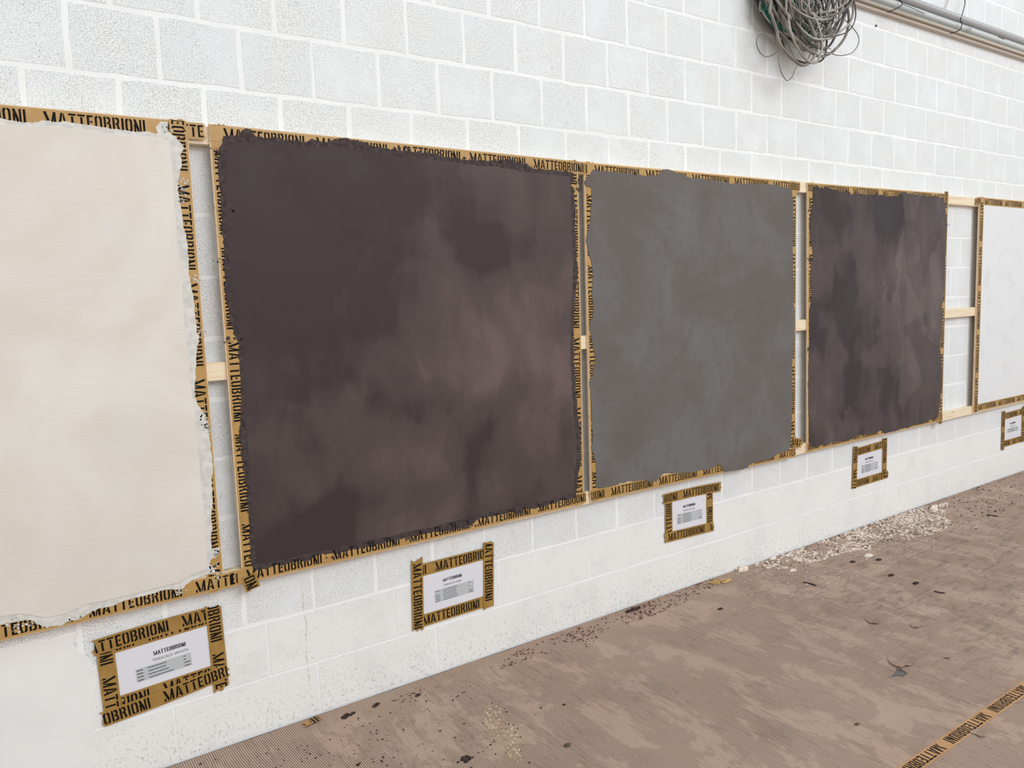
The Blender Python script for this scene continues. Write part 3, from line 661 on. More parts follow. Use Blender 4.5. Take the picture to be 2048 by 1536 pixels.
# --- panel 3, grey
q3 = [(2.9258, 0.5758), (4.4088, 0.5642), (4.4083, 2.0644), (2.9354, 2.0637)]
p3 = panel('mid-grey plaster panel between the two dark brown panels', q3, 3)
M3 = dict(T=[(3.2964, 2.0534)][0], B=[(3.0456, 0.5983)][0], L=[(2.9273, 1.3202)][0], R=[(4.4157, 1.6805)][0])
strips(p3, q3, M3, {'T': (0.0, 0.028), 'R': (0.0, 0.0)}, 30, 'LRTB')
e3 = [(4.3705, 0.6295), (4.4565, 0.6033)]
tape(p3, e3[0], (e3[1][0], e3[1][1] + 0.004), 1, e3[0], 0.0034, 0, name='tape_end', to3=local(p3), seed=33, rag=0.012)
c3 = [(2.985, 2.0372), (3.0074, 2.0302), (3.059, 2.0335), (3.1379, 2.032), (3.2128, 2.0279), (3.2991, 2.0287), (3.3687, 2.0329), (3.3982, 2.0617), (3.434, 2.0663), (3.4699, 2.0595), (3.587, 2.0367), (3.6527, 2.0359), (3.8064, 2.0328), (3.8728, 2.0244), (4.0216, 2.0325), (4.2016, 2.0371), (4.3612, 2.0249), (4.3789, 1.9446), (4.3763, 1.7094), (4.3823, 1.4711), (4.3966, 1.3244), (4.3973, 1.2316), (4.3762, 1.0877), (4.3778, 0.8664), (4.3615, 0.6336), (4.3484, 0.6102), (4.2694, 0.6048), (4.1877, 0.5836), (4.0788, 0.5864), (4.0215, 0.5816), (3.9971, 0.5638), (3.9291, 0.5612), (3.8741, 0.5673), (3.8085, 0.5699), (3.8088, 0.6012), (3.7709, 0.6175), (3.7257, 0.6038), (3.6886, 0.6045), (3.63, 0.6086), (3.6011, 0.6056), (3.4467, 0.6229), (3.3891, 0.6346), (3.3586, 0.6248), (3.3314, 0.5976), (3.2469, 0.6238), (3.1988, 0.6246), (3.1486, 0.633), (3.0438, 0.6272), (3.0046, 0.6247), (2.9545, 0.6356), (2.9603, 0.7263), (2.9527, 0.7618), (2.937, 0.8186), (2.9447, 0.8763), (2.9389, 0.9648), (2.9394, 1.0699), (2.9325, 1.1217), (2.9531, 1.1376), (2.9543, 1.173), (2.9669, 1.2053), (2.9601, 1.2633), (2.9477, 1.3235), (2.9378, 1.37), (2.9615, 1.3973), (2.9661, 1.4496), (2.9595, 1.5108), (2.9679, 1.5951), (2.9609, 1.6405), (2.9479, 1.6749), (2.9328, 1.7303), (2.9394, 1.7602), (2.9515, 1.786), (2.9612, 1.8245), (2.9692, 1.897), (2.9712, 1.9584), (2.9378, 1.963), (2.93, 1.9773), (2.9416, 1.9926), (2.9588, 2.0062), (2.9763, 2.0283)]
coat(p3, c3, 'plaster_coat', MAT['grey'], 0.047, 0.0502, 6.1, 0.004, 0.003, 0.0012, 40, 0.8)
# --- panel 4, brown
q4 = [(4.521, 0.5736), (6.0139, 0.5745), (6.0172, 2.0774), (4.5096, 2.0647)]
p4 = panel('dusky brown plaster panel left of the white one', q4, 4)
M4 = dict(T=[(4.935, 2.046)][0], B=[(4.6627, 0.5941)][0], L=[(4.5137, 1.6808)][0], R=[(6.0077, 1.3319)][0])
strips(p4, q4, M4, {'T': (0.0, 0.0), 'R': (0.012, 0.02)}, 40, 'LTRB')
c4 = [(4.5504, 2.0372), (4.5865, 2.0524), (4.6141, 2.0404), (4.693, 2.0472), (4.8028, 2.0307), (4.8759, 2.0315), (4.9009, 2.0187), (4.9606, 2.0299), (5.0782, 2.024), (5.1565, 2.0306), (5.2311, 2.034), (5.2638, 2.0267), (5.3961, 2.0298), (5.4349, 2.0465), (5.4797, 2.0637), (5.5611, 2.0494), (5.6912, 2.0524), (5.7827, 2.0441), (5.8316, 2.0557), (5.8949, 2.0396), (5.9514, 2.0517), (5.9658, 2.0204), (6.0035, 1.9159), (5.9958, 1.6926), (5.9944, 1.4705), (5.9685, 1.3431), (5.9853, 1.2699), (5.957, 1.0591), (5.9886, 0.9499), (5.9959, 0.8079), (5.9689, 0.6923), (5.9604, 0.6017), (5.8443, 0.5953), (5.7876, 0.5854), (5.6145, 0.5869), (5.5727, 0.5759), (5.5305, 0.5844), (5.4366, 0.577), (5.3104, 0.5774), (5.2535, 0.6036), (5.1986, 0.5888), (4.9995, 0.6026), (4.922, 0.5857), (4.8809, 0.5943), (4.7704, 0.5944), (4.6775, 0.5925), (4.5584, 0.5946), (4.5347, 0.621), (4.5286, 0.7506), (4.5218, 0.9471), (4.5248, 1.0987), (4.5328, 1.2016), (4.5268, 1.3324), (4.522, 1.3492), (4.5484, 1.445), (4.5331, 1.5798), (4.5546, 1.6862), (4.521, 1.8455), (4.5469, 1.9512)]
coat(p4, c4, 'plaster_coat', MAT['purple2'], 0.047, 0.0500, 8.2, 0.005, 0.005, 0.001, 40, 0.9)
FL = [(4.6141, 2.0404), (4.8515, 2.0247), (5.0013, 2.0205), (5.6026, 2.0391), (5.8448, 2.0406), (5.9799, 1.8734), (4.5337, 1.9185), (4.5369, 1.648), (4.5242, 1.1519), (4.9322, 0.5934), (5.4834, 0.5775)]
flecks(p4, [(q, .03, .007) for q in FL], MAT['purple2'], 'plaster_flecks', 'brown plaster specks on the tape', 16, 7, .008)
# --- panel 5, white
q5 = [(6.451, 0.5793), (8.7263, 0.5763), (8.7001, 2.0875), (6.4484, 2.0743)]
q5[1] = (q5[0][0] + 1.49, q5[0][1]); q5[2] = (q5[3][0] + 1.49, q5[3][1])
p5 = panel('clean white primed panel at the right edge of the picture', q5, 5)
M5 = dict(T=[(6.5152, 2.04)][0], B=[(6.515, 0.608)][0], L=[(6.4348, 1.7356)][0], R=(q5[1][0], 1.5))
strips(p5, q5, M5, {'T': (0.05, 0.0), 'B': (0.0, 0.0)}, 50, 'RTBL')
x0, x1 = q5[0][0] + 0.052, q5[1][0] - 0.05
v, f = slab_xz([(x0, q5[0][1] + 0.049), (x1, q5[0][1] + 0.049), (x1, q5[3][1] - 0.050), (x0 + 0.004, q5[3][1] - 0.050)], -0.047, -0.0475, 0.0)
link('primer_coat', pyd('primer_coat', [(a - p5.location.x, b, c - p5.location.z) for a, b, c in v], f), MAT['primer'], p5)

# ------------------------------------------------------------------ information sheets framed with tape
def text_mesh(txt, size, space=1.0):
    cu = bpy.data.curves.new('t', 'FONT'); cu.body = txt; cu.size = size; cu.align_x = 'CENTER'; cu.space_character = space; cu.resolution_u = 2
    o = bpy.data.objects.new('t', cu); COL.objects.link(o); dg = bpy.context.evaluated_depsgraph_get()
    me = bpy.data.meshes.new_from_object(o.evaluated_get(dg)); bpy.data.objects.remove(o); bpy.data.curves.remove(cu)
    me.materials.clear(); return me
def sheet(label, corners, T, sub, tapes, rows, seed, groovy=1.0):
    """corners: visible paper corners tl, tr, br, bl in (x, z)"""
    tl, tr, br, bl = [Vector(c) for c in corners]; c = (tl + tr + br + bl) / 4; ux = ((tr - tl) + (br - bl)).normalized(); uz = Vector((-ux.y, ux.x))
    root = empty('info_sheet', (c.x, 0, c.y)); tag(root, label, 'sign', 'taped information sheets under the panels')
    def L3(u, w, h): p = ux * u + uz * w; return (p.x, -h, p.y)
    v = []; f = []
    nx, nz = 8, 6
    for j in range(nz + 1):
        for i in range(nx + 1): u, w = -0.1485 + 0.297 * i / nx, -0.105 + 0.21 * j / nz; v.append(L3(u, w, 0.0034 + 0.0004 * math.sin(i * 1.3 + seed) * math.sin(j * 1.1)))
    for j in range(nz):
        for i in range(nx): a = j * (nx + 1) + i; f.append((a, a + 1, a + nx + 2, a + nx + 1))
    n0 = len(v); ring = [i for i in range(nx + 1)] + [j * (nx + 1) + nx for j in range(1, nz + 1)] + [nz * (nx + 1) + i for i in range(nx - 1, -1, -1)] + [j * (nx + 1) for j in range(nz - 1, 0, -1)]
    for k in ring: a, b, c_ = v[k]; v.append((a, -0.0022, c_))
    for k in range(len(ring)): f.append((ring[k], n0 + k, n0 + (k + 1) % len(ring), ring[(k + 1) % len(ring)]))
    paper = link('paper_sheet', pyd('paper_sheet', v, f), MAT['paper'], root)
    H = 0.0042; tw = T['w']; th = tw / 7.1
    V = []; F_ = []
    for t in WT:
        i = len(V); V += [L3(T['u'] + (a - .5) * tw, T['v'] + b * th, H) for a, b in t]; F_.append((i, i + 1, i + 2))
    link('title_print', pyd('title_print', V, F_), MAT['ink'], paper)
    me = text_mesh(sub, T['sw'], 1.25); wd = max(x.co.x for x in me.vertices) - min(x.co.x for x in me.vertices); k = T['subw'] / wd
    for x in me.vertices: a, b = x.co.x * k, x.co.y; x.co = L3(T['u'] + a, T['v'] - T['drop'] + b, H)
    link('subtitle_print', me, MAT['ink2'], paper)
    gx0, gx1, gz0, gz1 = T['box']
    V = [L3(gx0, gz0, H - .0004), L3(gx1, gz0, H - .0004), L3(gx1, gz1, H - .0004), L3(gx0, gz1, H - .0004)]; 
    link('table_print', pyd('table_print', V, [(0, 1, 2, 3)]), MAT['greybox'], paper)
    mb_v = []; mb_f = []; rs = random.Random(seed); hh = (gz1 - gz0) / rows
    def bar(a, b, z, t): i = len(mb_v); mb_v.extend([L3(a, z, H), L3(b, z, H), L3(b, z + t, H), L3(a, z + t, H)]); mb_f.append((i, i + 1, i + 2, i + 3))
    for r in range(rows):
        z = gz1 - (r + .68) * hh; u = gx0 + .003
        w_ = gx1 - gx0
        if r != 1 or rows < 5: bar(u, u + w_ * .11, z, hh * .30)
        u = gx0 + w_ * .215; end = gx0 + w_ * rs.uniform(.50, .58 if rows > 4 else .86)
        while u < end: l = rs.uniform(.004, .010); bar(u, min(u + l, end), z, hh * .28); u += l + .0012
        if r in (0, rows // 2 - 1, rows - 2, rows - 1): bar(gx1 - w_ * .14, gx1 - w_ * (.10 if r < rows - 2 else .03), z, hh * .3)
    link('table_text_print', pyd('table_text_print', mb_v, mb_f), MAT['ink2'], paper)['kind'] = 'stuff'
    for k, (A, B, side, ms, lay, wv) in enumerate(tapes):
        tape(root, A, B, side, ms, 0.0004 + lay * 0.0008, 0, to3=lambda p, h: (p.x - c.x, -(0.0042 + h), p.y - c.y), seed=seed * 10 + k, rag=0.008, wave=wv)
    return root
S1 = [(1.0046, 0.4316), (1.2813, 0.4453), (1.2879, 0.3036), (1.0093, 0.2883)]
A1 = [(0.9549, 0.4393), (1.297, 0.4569), (1.2111, 0.4622), (0.975, 0.4295), (1.2961, 0.4447), (1.108, 0.4315), (0.9586, 0.4428), (0.9631, 0.2296), (0.9643, 0.3593), (1.2841, 0.5064), (1.2896, 0.2113), (1.2934, 0.3393), (1.0057, 0.2881), (1.3015, 0.3029), (1.1367, 0.2887), (0.958, 0.2033), (1.3415, 0.2458), (1.1372, 0.2318)]
sheet('information sheet under the cream panel, largest and leftmost', S1, dict(w=0.098, u=0.022, v=0.024, drop=0.019, sw=0.0125, subw=0.108, box=(-0.085, 0.082, -0.048, -0.004)), 'TERRACALIX SMOOTH',
      [(A1[3], A1[4], 1, A1[5], 0, 0), (A1[6], A1[7], 1, A1[8], 1, 0), (A1[9], A1[10], 1, A1[11], 2, 0), (A1[0], A1[1], 1, A1[2], 1, 0.003), (A1[12], A1[13], -1, A1[14], 0, 0), (A1[15], A1[16], 1, A1[17], 3, -0.004)], 4, 1)
S2 = [(2.0947, 0.4199), (2.3747, 0.4225), (2.3672, 0.2678), (2.091, 0.2642)]
A2 = [(2.0852, 0.4197), (2.4291, 0.4223), (2.1519, 0.4288), (2.046, 0.4921), (2.0366, 0.2076), (2.0519, 0.477), (2.3779, 0.49), (2.3654, 0.2105), (2.3787, 0.5057), (2.0861, 0.2638), (2.3758, 0.2677), (2.0844, 0.2246)]
T2 = dict(w=0.088, u=-0.006, v=0.032, drop=0.019, sw=0.0115, subw=0.082, box=(-0.090, 0.092, -0.046, 0.004))
sheet('information sheet under the large aubergine panel', S2, T2, 'TERRAVISTA WABI',
      [(A2[0], A2[1], 1, A2[2], 0, 0), (A2[9], A2[10], -1, A2[11], 0, 0), (A2[3], A2[4], 1, A2[5], 2, 0), (A2[6], A2[7], 1, A2[8], 3, 0)], 6, 2)
S3 = [(3.4824, 0.4637), (3.7345, 0.4621), (3.7327, 0.308), (3.4815, 0.3169)]
A3 = [(3.4202, 0.4651), (3.839, 0.4579), (3.5584, 0.4715), (3.4823, 0.2983), (3.4819, 0.4691), (3.4811, 0.2681), (3.7794, 0.2794), (3.7789, 0.4688), (3.7801, 0.4311), (3.4791, 0.3163), (3.7368, 0.3083), (3.4487, 0.2794), (3.4245, 0.3177), (3.7804, 0.3068)]
sheet('information sheet under the grey panel', S3, T2, 'TERRAVISTA STRUTTURA',
      [(A3[3], A3[4], 1, A3[5], 0, 0), (A3[6], A3[7], 1, A3[8], 0, 0), (A3[0], A3[1], 1, A3[2], 2, 0.004), (A3[12], A3[13], -1, A3[11], 2, 0)], 6, 3)
S4 = [(5.0927, 0.4614), (5.3655, 0.4679), (5.36, 0.3158), (5.0794, 0.3141)]
A4 = [(5.0613, 0.4607), (5.4172, 0.4699), (5.2702, 0.4739), (5.0412, 0.5223), (5.0305, 0.2611), (5.0403, 0.3803), (5.3635, 0.5323), (5.3625, 0.2773), (5.3653, 0.3302), (5.0794, 0.3141), (5.4359, 0.3165), (5.2605, 0.2765)]
sheet('information sheet under the dusky brown panel, tape end curling at its corner', S4, T2, 'TERRAVISTA WABI',
      [(A4[0], A4[1], 1, A4[2], 0, 0), (A4[9], A4[10], -1, A4[11], 0, 0), (A4[3], A4[4], 1, A4[5], 2, 0), (A4[6], A4[7], 1, A4[8], 3, 0)], 6, 4)
S5 = [(7.0436, 0.4534), (7.3227, 0.4582), (7.3194, 0.2904), (7.0383, 0.2916)]
A5 = [(7.0029, 0.4528), (7.391, 0.4593), (7.2862, 0.454), (6.992, 0.521), (6.9937, 0.2247), (6.9953, 0.3592), (7.3225, 0.5201), (7.3282, 0.2437), (7.3333, 0.4061), (7.0295, 0.2914), (7.418, 0.2902), (7.1783, 0.2852)]
sheet('information sheet at the right edge under the white panel, smallest in view', S5, dict(T2, box=(-0.088, 0.090, -0.030, 0.002)), 'TERRAVISTA',
      [(A5[0], A5[1], 1, A5[2], 0, 0), (A5[9], A5[10], -1, A5[11], 0, 0), (A5[3], A5[4], 1, A5[5], 2, 0), (A5[6], A5[7], 1, A5[8], 3, 0)], 3, 5)

# ------------------------------------------------------------------ pipes along the upper wall
def cyl(name, a, b, r, mat, parent=None, n=16, label=None):
    o = MB().tube([a, b], r, n).build(name, mat, parent, smooth=False)
    for p in o.data.polygons: p.use_smooth = len(p.vertices) == 4
    if label: o['label'] = label
    return o
X0, X1 = 4.84, 10.9
band = link('angled_band', MB().box((X0, -0.030, 3.078), (X1, -0.0005, 3.082)).box((X0, -0.024, 3.082), (X1, -0.021, 3.104)).me('angled_band'), MAT['brown'])  # brown angled strip running below the pipes
tag(band, 'brown angled rail under the pipes, upper right of the wall', 'band')
bc = cyl('beige_conduit', (X0, -0.036, 3.107), (X1, -0.036, 3.107), 0.0095, MAT['beige']); bc.name = 'thin_conduit'
tag(bc, 'thin beige conduit lowest of the three pipes on the upper wall', 'pipe')
zc = empty('galvanised_conduit', (5.0, -0.054, 3.1315)); tag(zc, 'pale galvanised conduit with coupling, between the beige and the thick grey pipe', 'pipe')
cyl('conduit_tube', (-0.15, 0, 0), (5.9, 0, 0), 0.0125, MAT['zinc'], zc)
cp = [(6.1825, 3.1178)][0]
cyl('coupling', (cp[0] - 5.0 - .03, 0, 0), (cp[0] - 5.0 + .035, 0, 0), 0.0150, MAT['steel'], zc, label='steel coupling sleeve')
cyl('coupling_ring', (cp[0] - 5.0 - .037, 0, 0), (cp[0] - 5.0 - .029, 0, 0), 0.0155, MAT['primer'], zc, label='bright white ring')
gp = empty('steel_pipe', (5.0, -0.060, 3.176)); tag(gp, 'thick grey pipe topmost along the upper wall', 'pipe')
cyl('pipe_tube', (-0.15, 0, 0), (5.9, 0, 0), 0.0225, MAT['steel'], gp)
for xx in (0.15, 1.75, 3.3, 4.8): 
    link('pipe_clip', MB().box((xx - .01, 0.018, -0.012), (xx + .01, 0.0595, 0.012)).me('pipe_clip'), MAT['steel'], gp)
def wire(name, px, r, mat, label, d=0.085):
    pts = [(x, -dd, z) for (x, z), dd in px]
    o = MB().tube(spline(pts, 6), r, 6).build(name, mat, smooth=True); tag(o, label, 'wire'); return o
w1 = [(5.3253, 3.1724), (5.3311, 3.1404), (5.3435, 3.1284), (5.3051, 3.1003), (5.2383, 3.0697)]
wire('black_wire', list(zip(w1, (.06, .085, .088, .092, .060))), 0.0028, MAT['black'], 'black tie wire wrapped round the pipes near the cable coil')
w2 = [(6.1906, 3.3326), (6.1596, 3.2904), (6.0971, 3.2222), (6.0282, 3.1474), (6.0452, 3.1358), (6.0282, 3.0916), (5.97, 3.0689)]
wire('black_wire', list(zip(w2, (.03, .05, .07, .088, .09, .085, .055))), 0.0028, MAT['black'], 'black tie wire wrapped round the pipes near the coupling')
w3 = [(5.3501, 3.1258), (5.4106, 3.1237), (5.4961, 3.1196), (5.5932, 3.1146)]
wire('black_wire', list(zip(w3, (.088, .088, .088, .088))), 0.0018, MAT['black'], 'thin black wire lying slantwise along the thick grey pipe')
w4 = [(6.0373, 3.3174), (6.0226, 3.2888), (5.9924, 3.2523), (5.9158, 3.1925)]
wire('pink_wire', list(zip(w4, (.012, .012, .02, .042))), 0.0035, MAT['pink'], 'pinkish wire dropping behind the thick grey pipe')
for k, (x, z) in enumerate([(5.2205, 3.0104), (5.8745, 3.0976)]):
    mb = MB(); mb.tube([(x, 0.004, z), (x, -0.006, z)], 0.006, 10); o = mb.build('wall_plug', MAT['cable2'])
    tag(o, ['small dark wall plug in a joint beside the cable coil', 'small dark wall plug just under the pipes'][k], 'wall plug')

# ------------------------------------------------------------------ coil of cables hanging on the wall
coil = empty('cable_coil', (4.36, 0, 3.42)); tag(coil, 'tangled coil of grey and green cables hanging on the upper wall', 'cable coil')
def cable(pts, r, mat, closed=True, n=7, label=None, per=7):
    pts = [(x - coil.location.x, y, z - coil.location.z) for x, y, z in pts]
    o = MB().tube(spline(pts, per, closed), r, n, closed).build('cable', mat, coil, smooth=True)
    if label: o['label'] = label
    return o
def top_close(pts, d, cx):
    """join a traced lower half over the hook above the picture"""
    a, b = pts[0], pts[-1]
    return [(x, -dd, z) for (x, z), dd in zip(pts, d)] + [(b[0] * .6 + cx * .4, -d[-1] * .9, 3.33), (cx + .02, -0.11, 3.42), (a[0] * .6 + cx * .4, -d[0] * .9, 3.33)]
def ramp(a, b, n): return [a + (b - a) * math.sin(PI * i / (n - 1)) for i in range(n)]
O_ = "@1480,0,6.827"
t1 = [(4.0544, 2.8865), (4.049, 2.8178), (4.0717, 2.7535), (4.089, 2.6876), (4.1409, 2.6433), (4.2113, 2.6113), (4.2591, 2.6044), (4.3073, 2.6246), (4.3497, 2.6591), (4.3923, 2.7192), (4.3669, 2.7727), (4.3355, 2.8316), (4.3137, 2.8809), (4.2921, 2.9297)]
cable(top_close(t1, ramp(.15, .19, len(t1)), 4.36), 0.0075, MAT['cable3'])
t2 = [(4.1554, 2.9115), (4.1558, 2.8425), (4.191, 2.7788), (4.2385, 2.7443), (4.2866, 2.7162), (4.3355, 2.6913), (4.3975, 2.6769), (4.4604, 2.684), (4.5562, 2.7273), (4.6538, 2.8015), (4.706, 2.8809), (4.7178, 2.9577), (4.7031, 3.0148)]
cable(top_close(t2, ramp(.13, .17, len(t2)), 4.36), 0.0072, MAT['cable3'])
t3 = [(4.1464, 2.8966), (4.1526, 2.8292), (4.1588, 2.7615), (4.1825, 2.7099), (4.2182, 2.6665), (4.2662, 2.6312), (4.327, 2.6226), (4.3637, 2.6377), (4.3819, 2.669), (4.4063, 2.7084), (4.4055, 2.7657), (4.386, 2.8232), (4.3608, 2.865), (4.3234, 2.9288)]
cable(top_close(t3, ramp(.17, .20, len(t3)), 4.36), 0.0056, MAT['cable'])
t4 = [(4.639, 3.0027), (4.6597, 2.9657), (4.6875, 2.9146), (4.7561, 2.8809), (4.8054, 2.8432), (4.7995, 2.7964), (4.7386, 2.7455), (4.6378, 2.7177), (4.5392, 2.7165), (4.4876, 2.7237), (4.4491, 2.7509), (4.4106, 2.8102), (4.3849, 2.885), (4.3718, 2.9542)]
cable(top_close(t4, ramp(.13, .15, len(t4)), 4.36), 0.0026, MAT['cable3'], label='thin grey wire looping out to the right')
t5 = [(4.1924, 2.9415), (4.1985, 2.8367), (4.1959, 2.744), (4.1813, 2.7204), (4.1347, 2.7557), (4.0945, 2.7652), (4.0548, 2.7432), (4.0491, 2.7075), (4.0774, 2.6697), (4.1233, 2.6587), (4.1814, 2.6813), (4.2166, 2.7186), (4.2281, 2.8061), (4.2335, 2.949)]
cable(top_close(t5, ramp(.09, .07, len(t5)), 4.36), 0.0027, MAT['cable3'], label='thin grey wire looping out to the left')
t6 = [(4.1744, 2.8616), (4.1778, 2.7035), (4.184, 2.6334), (4.2078, 2.5831), (4.2497, 2.5525), (4.2918, 2.576), (4.3158, 2.6155), (4.3309, 2.643), (4.2849, 2.7015), (4.2366, 2.7658), (4.2005, 2.9012)]
cable(top_close(t6, ramp(.10, .10, len(t6)), 4.36), 0.0024, MAT['cable3'], label='thin grey wire hanging lowest')
t7 = [(4.0775, 2.9206), (4.0888, 2.8672), (4.1231, 2.8311), (4.1752, 2.8046), (4.2521, 2.767), (4.3493, 2.7239), (4.4364, 2.7294), (4.5317, 2.7658), (4.6157, 2.8312), (4.6742, 2.9161), (4.6923, 3.0323)]
cable(top_close(t7, ramp(.07, .09, len(t7)), 4.36), 0.0040, MAT['cable'])
for k, tr_ in enumerate(([(4.0842, 2.9185), (4.0928, 2.8785), (4.1213, 2.8417), (4.1676, 2.8109), (4.2621, 2.7942), (4.3472, 2.7643), (4.4093, 2.7409), (4.422, 2.7281), (4.3903, 2.771), (4.3713, 2.8262), (4.3578, 2.9682)], [(4.1144, 2.9273), (4.1202, 2.8901), (4.1461, 2.8526), (4.2045, 2.8164), (4.3122, 2.7836), (4.4109, 2.7771), (4.4544, 2.8169), (4.4351, 2.8579), (4.4217, 2.9468), (4.4151, 2.982)],
                        [(4.1155, 2.9242), (4.1213, 2.88), (4.1502, 2.8396), (4.2146, 2.8008), (4.3345, 2.813), (4.3959, 2.8375), (4.421, 2.8269), (4.4029, 2.7583), (4.3654, 2.789), (4.3334, 2.9638)])):
    cable(top_close(tr_, ramp(.07, .09, len(tr_)), 4.36), 0.0072, MAT['green'], label='green cable')
rs = random.Random(23)
for k in range(30):
    a = rs.uniform(.15, .335); zc_ = 3.42 - rs.uniform(.30, .46); b = min(3.42 - zc_ + .02, rs.uniform(.28, .36)); bot = rs.uniform(.20, .335)
    cx_ = 4.38 + rs.uniform(-.07, .07); cx_ = min(max(cx_, 4.07 + a), 4.76 - a) if a < .33 else 4.40; dep = rs.uniform(.045, .17); tl_ = rs.uniform(-.3, .3); pts = []
    for i in range(14):
        th = 2 * PI * i / 14; rr = 1 + rs.uniform(-.06, .06)
        zz = math.sin(th); pts.append((cx_ + a * math.cos(th) * rr * (1 if zz < 0 else 1 - .5 * zz), -max(.03, dep + .03 * math.sin(th * 2 + k) + tl_ * .12 * math.cos(th)), max(2.675, zc_ + (b if zz > 0 else bot) * zz * rr)))
    r_ = rs.choice((.0024, .0034, .0042, .0052, .0062)); m_ = rs.choice(('cable', 'cable', 'cable3', 'cable3', 'cable2', 'cable'))
    cable(pts, r_, MAT[m_], n=6, per=5)
for k in range(12):                                             # thin loose leads in the heart of the coil
    x, z = 4.36 + rs.uniform(-.14, .16), rs.uniform(2.78, 3.0); pts = []
    a0 = rs.uniform(0, 6)
    for i in range(6): pts.append((x + .09 * math.cos(a0 + i * .8) + rs.uniform(-.03, .03), -rs.uniform(.12, .19), z + .07 * math.sin(a0 + i * .8) + rs.uniform(-.03, .03)))
    cable(pts, rs.choice((.0016, .0022, .003)), MAT[rs.choice(('cable', 'cable2', 'cable'))], False, 6)
for k in range(9):                                              # dark cables added to stand in for the dark inside the coil
    a = .12 + .02 * k; pts = []
    for i in range(12):
        th = 2 * PI * i / 12; pts.append((4.31 + a * math.cos(th), -(.022 + .012 * (k % 3)), 3.12 + (.27 if math.sin(th) > 0 else .16 + .022 * k) * math.sin(th)))
    cable(pts, .008, MAT['cable2'], n=6, per=5, label='dark cable added to fill the dark interior of the coil')
hk = MB(); hk.tube([(0.0, -0.001, 0.02), (0.0, -0.10, 0.02), (0.0, -0.20, 0.02), (0.0, -0.235, 0.06)], 0.008, 8); hk.build('hook', MAT['steel'], coil)

# ------------------------------------------------------------------ litter on the floor
CZ = 0.0040
def lump(mb, x, y, r, rs, flat=0.45, z0=CZ):
    """irregular low pebble sitting on the cardboard"""
    i0 = len(mb.v); n = 5; a0 = rs.uniform(0, 6); e = rs.uniform(.6, 1.0); rot = rs.uniform(0, 3)
    for lev, (k, h) in enumerate(((0.9, 0.0), (0.75, flat))):
        for j in range(n):
            a = a0 + 2 * PI * j / n; rr = r * k * rs.uniform(.75, 1.2); px, py = rr * math.cos(a), rr * math.sin(a) * e
            mb.v.append((x + px * math.cos(rot) - py * math.sin(rot), y + px * math.sin(rot) + py * math.cos(rot), z0 + .0001 + h * r * rs.uniform(.6, 1.1)))
    for j in range(n): mb.f.append((i0 + j, i0 + (j + 1) % n, i0 + n + (j + 1) % n, i0 + n + j))
    mb.f.append(tuple(i0 + n + j for j in range(n)))
def stuff(name, mat, label, cat, gen, loc):
    mb = MB(); gen(mb); mb.v = [(a - loc[0], b - loc[1], c - loc[2]) for a, b, c in mb.v]; o = mb.build(name, mat, None, loc); tag(o, label, cat, kind='stuff'); return o
rs = random.Random(77)
FP = [(3.9259, -0.0568), (4.1226, -0.0644), (4.3434, -0.1265), (4.8544, -0.1063), (5.4447, -0.0828), (5.9506, -0.1446), (6.5525, -0.1607), (4.6466, -0.3821), (5.2184, -0.3572), (5.5772, -0.3405)]
def poly_scatter(mb, P, n, rmin, rmax, expo=2.5, clump=9.0):
    xs = [p[0] for p in P]; ys = [p[1] for p in P]; k = 0; tries = 0
    def inside(x, y):
        c = False; m = len(P)
        for i in range(m):
            (x0, y0), (x1, y1) = P[i], P[(i + 1) % m]
            if (y0 > y) != (y1 > y) and x < (x1 - x0) * (y - y0) / (y1 - y0) + x0: c = not c
        return c
    while k < n and tries < n * 30:
        tries += 1; x, y = rs.uniform(min(xs), max(xs)), rs.uniform(min(ys), max(ys))
        if y > -0.012 or not inside(x, y): continue
        if noise.noise(Vector((x * clump, y * clump, 3))) + rs.uniform(-.5, .5) < -0.05: continue
        lump(mb, x, y, rmin + (rmax - rmin) * rs.random() ** expo, rs); k += 1
poly1 = [(4.0868, 0.0063), (4.3435, 0.0028), (4.741, 0.0159), (5.2067, 0.0106), (5.3536, -0.0029), (5.8683, -0.0219), (6.0718, -0.0859), (5.7559, -0.2078), (5.5772, -0.3405), (5.3254, -0.3612), (5.068, -0.2896), (4.9407, -0.2409), (4.7774, -0.2761), (4.6357, -0.2117), (4.411, -0.2044), (4.2765, -0.1734), (4.1651, -0.1598), (4.0976, -0.0835)]
stuff('plaster_crumbs', MAT['pale'], 'spill of pale plaster crumbs on the cardboard at the wall foot', 'rubble', lambda mb: poly_scatter(mb, poly1, 3000, .0022, .0125, 3.0, 6.0), (5.0, -0.2, CZ))
poly2 = [(3.3109, -0.0811), (3.639, -0.038), (4.0743, -0.0036), (4.3296, -0.0074), (6.1345, -0.0555), (7.0526, -0.1173), (6.351, -0.4196), (5.5955, -0.4912), (4.7463, -0.4662), (3.8688, -0.4593), (3.5953, -0.2354)]
stuff('fine_plaster_crumbs', MAT['pale'], 'fine pale grit scattered round the plaster spill', 'rubble', lambda mb: poly_scatter(mb, poly2, 2200, .0013, .0055, 3, 3.0), (5.0, -0.25, CZ))
poly3 = [(1.8941, -0.0758), (2.1692, -0.0493), (2.4017, -0.0608), (2.9224, -0.0218), (3.3257, 0.0015), (3.7623, 0.0042), (3.7994, -0.0634), (3.466, -0.1295), (3.1728, -0.1541), (2.8895, -0.1298), (2.7461, -0.2314), (2.5534, -0.1359), (2.2958, -0.1492), (2.126, -0.1256), (1.8932, -0.1637)]
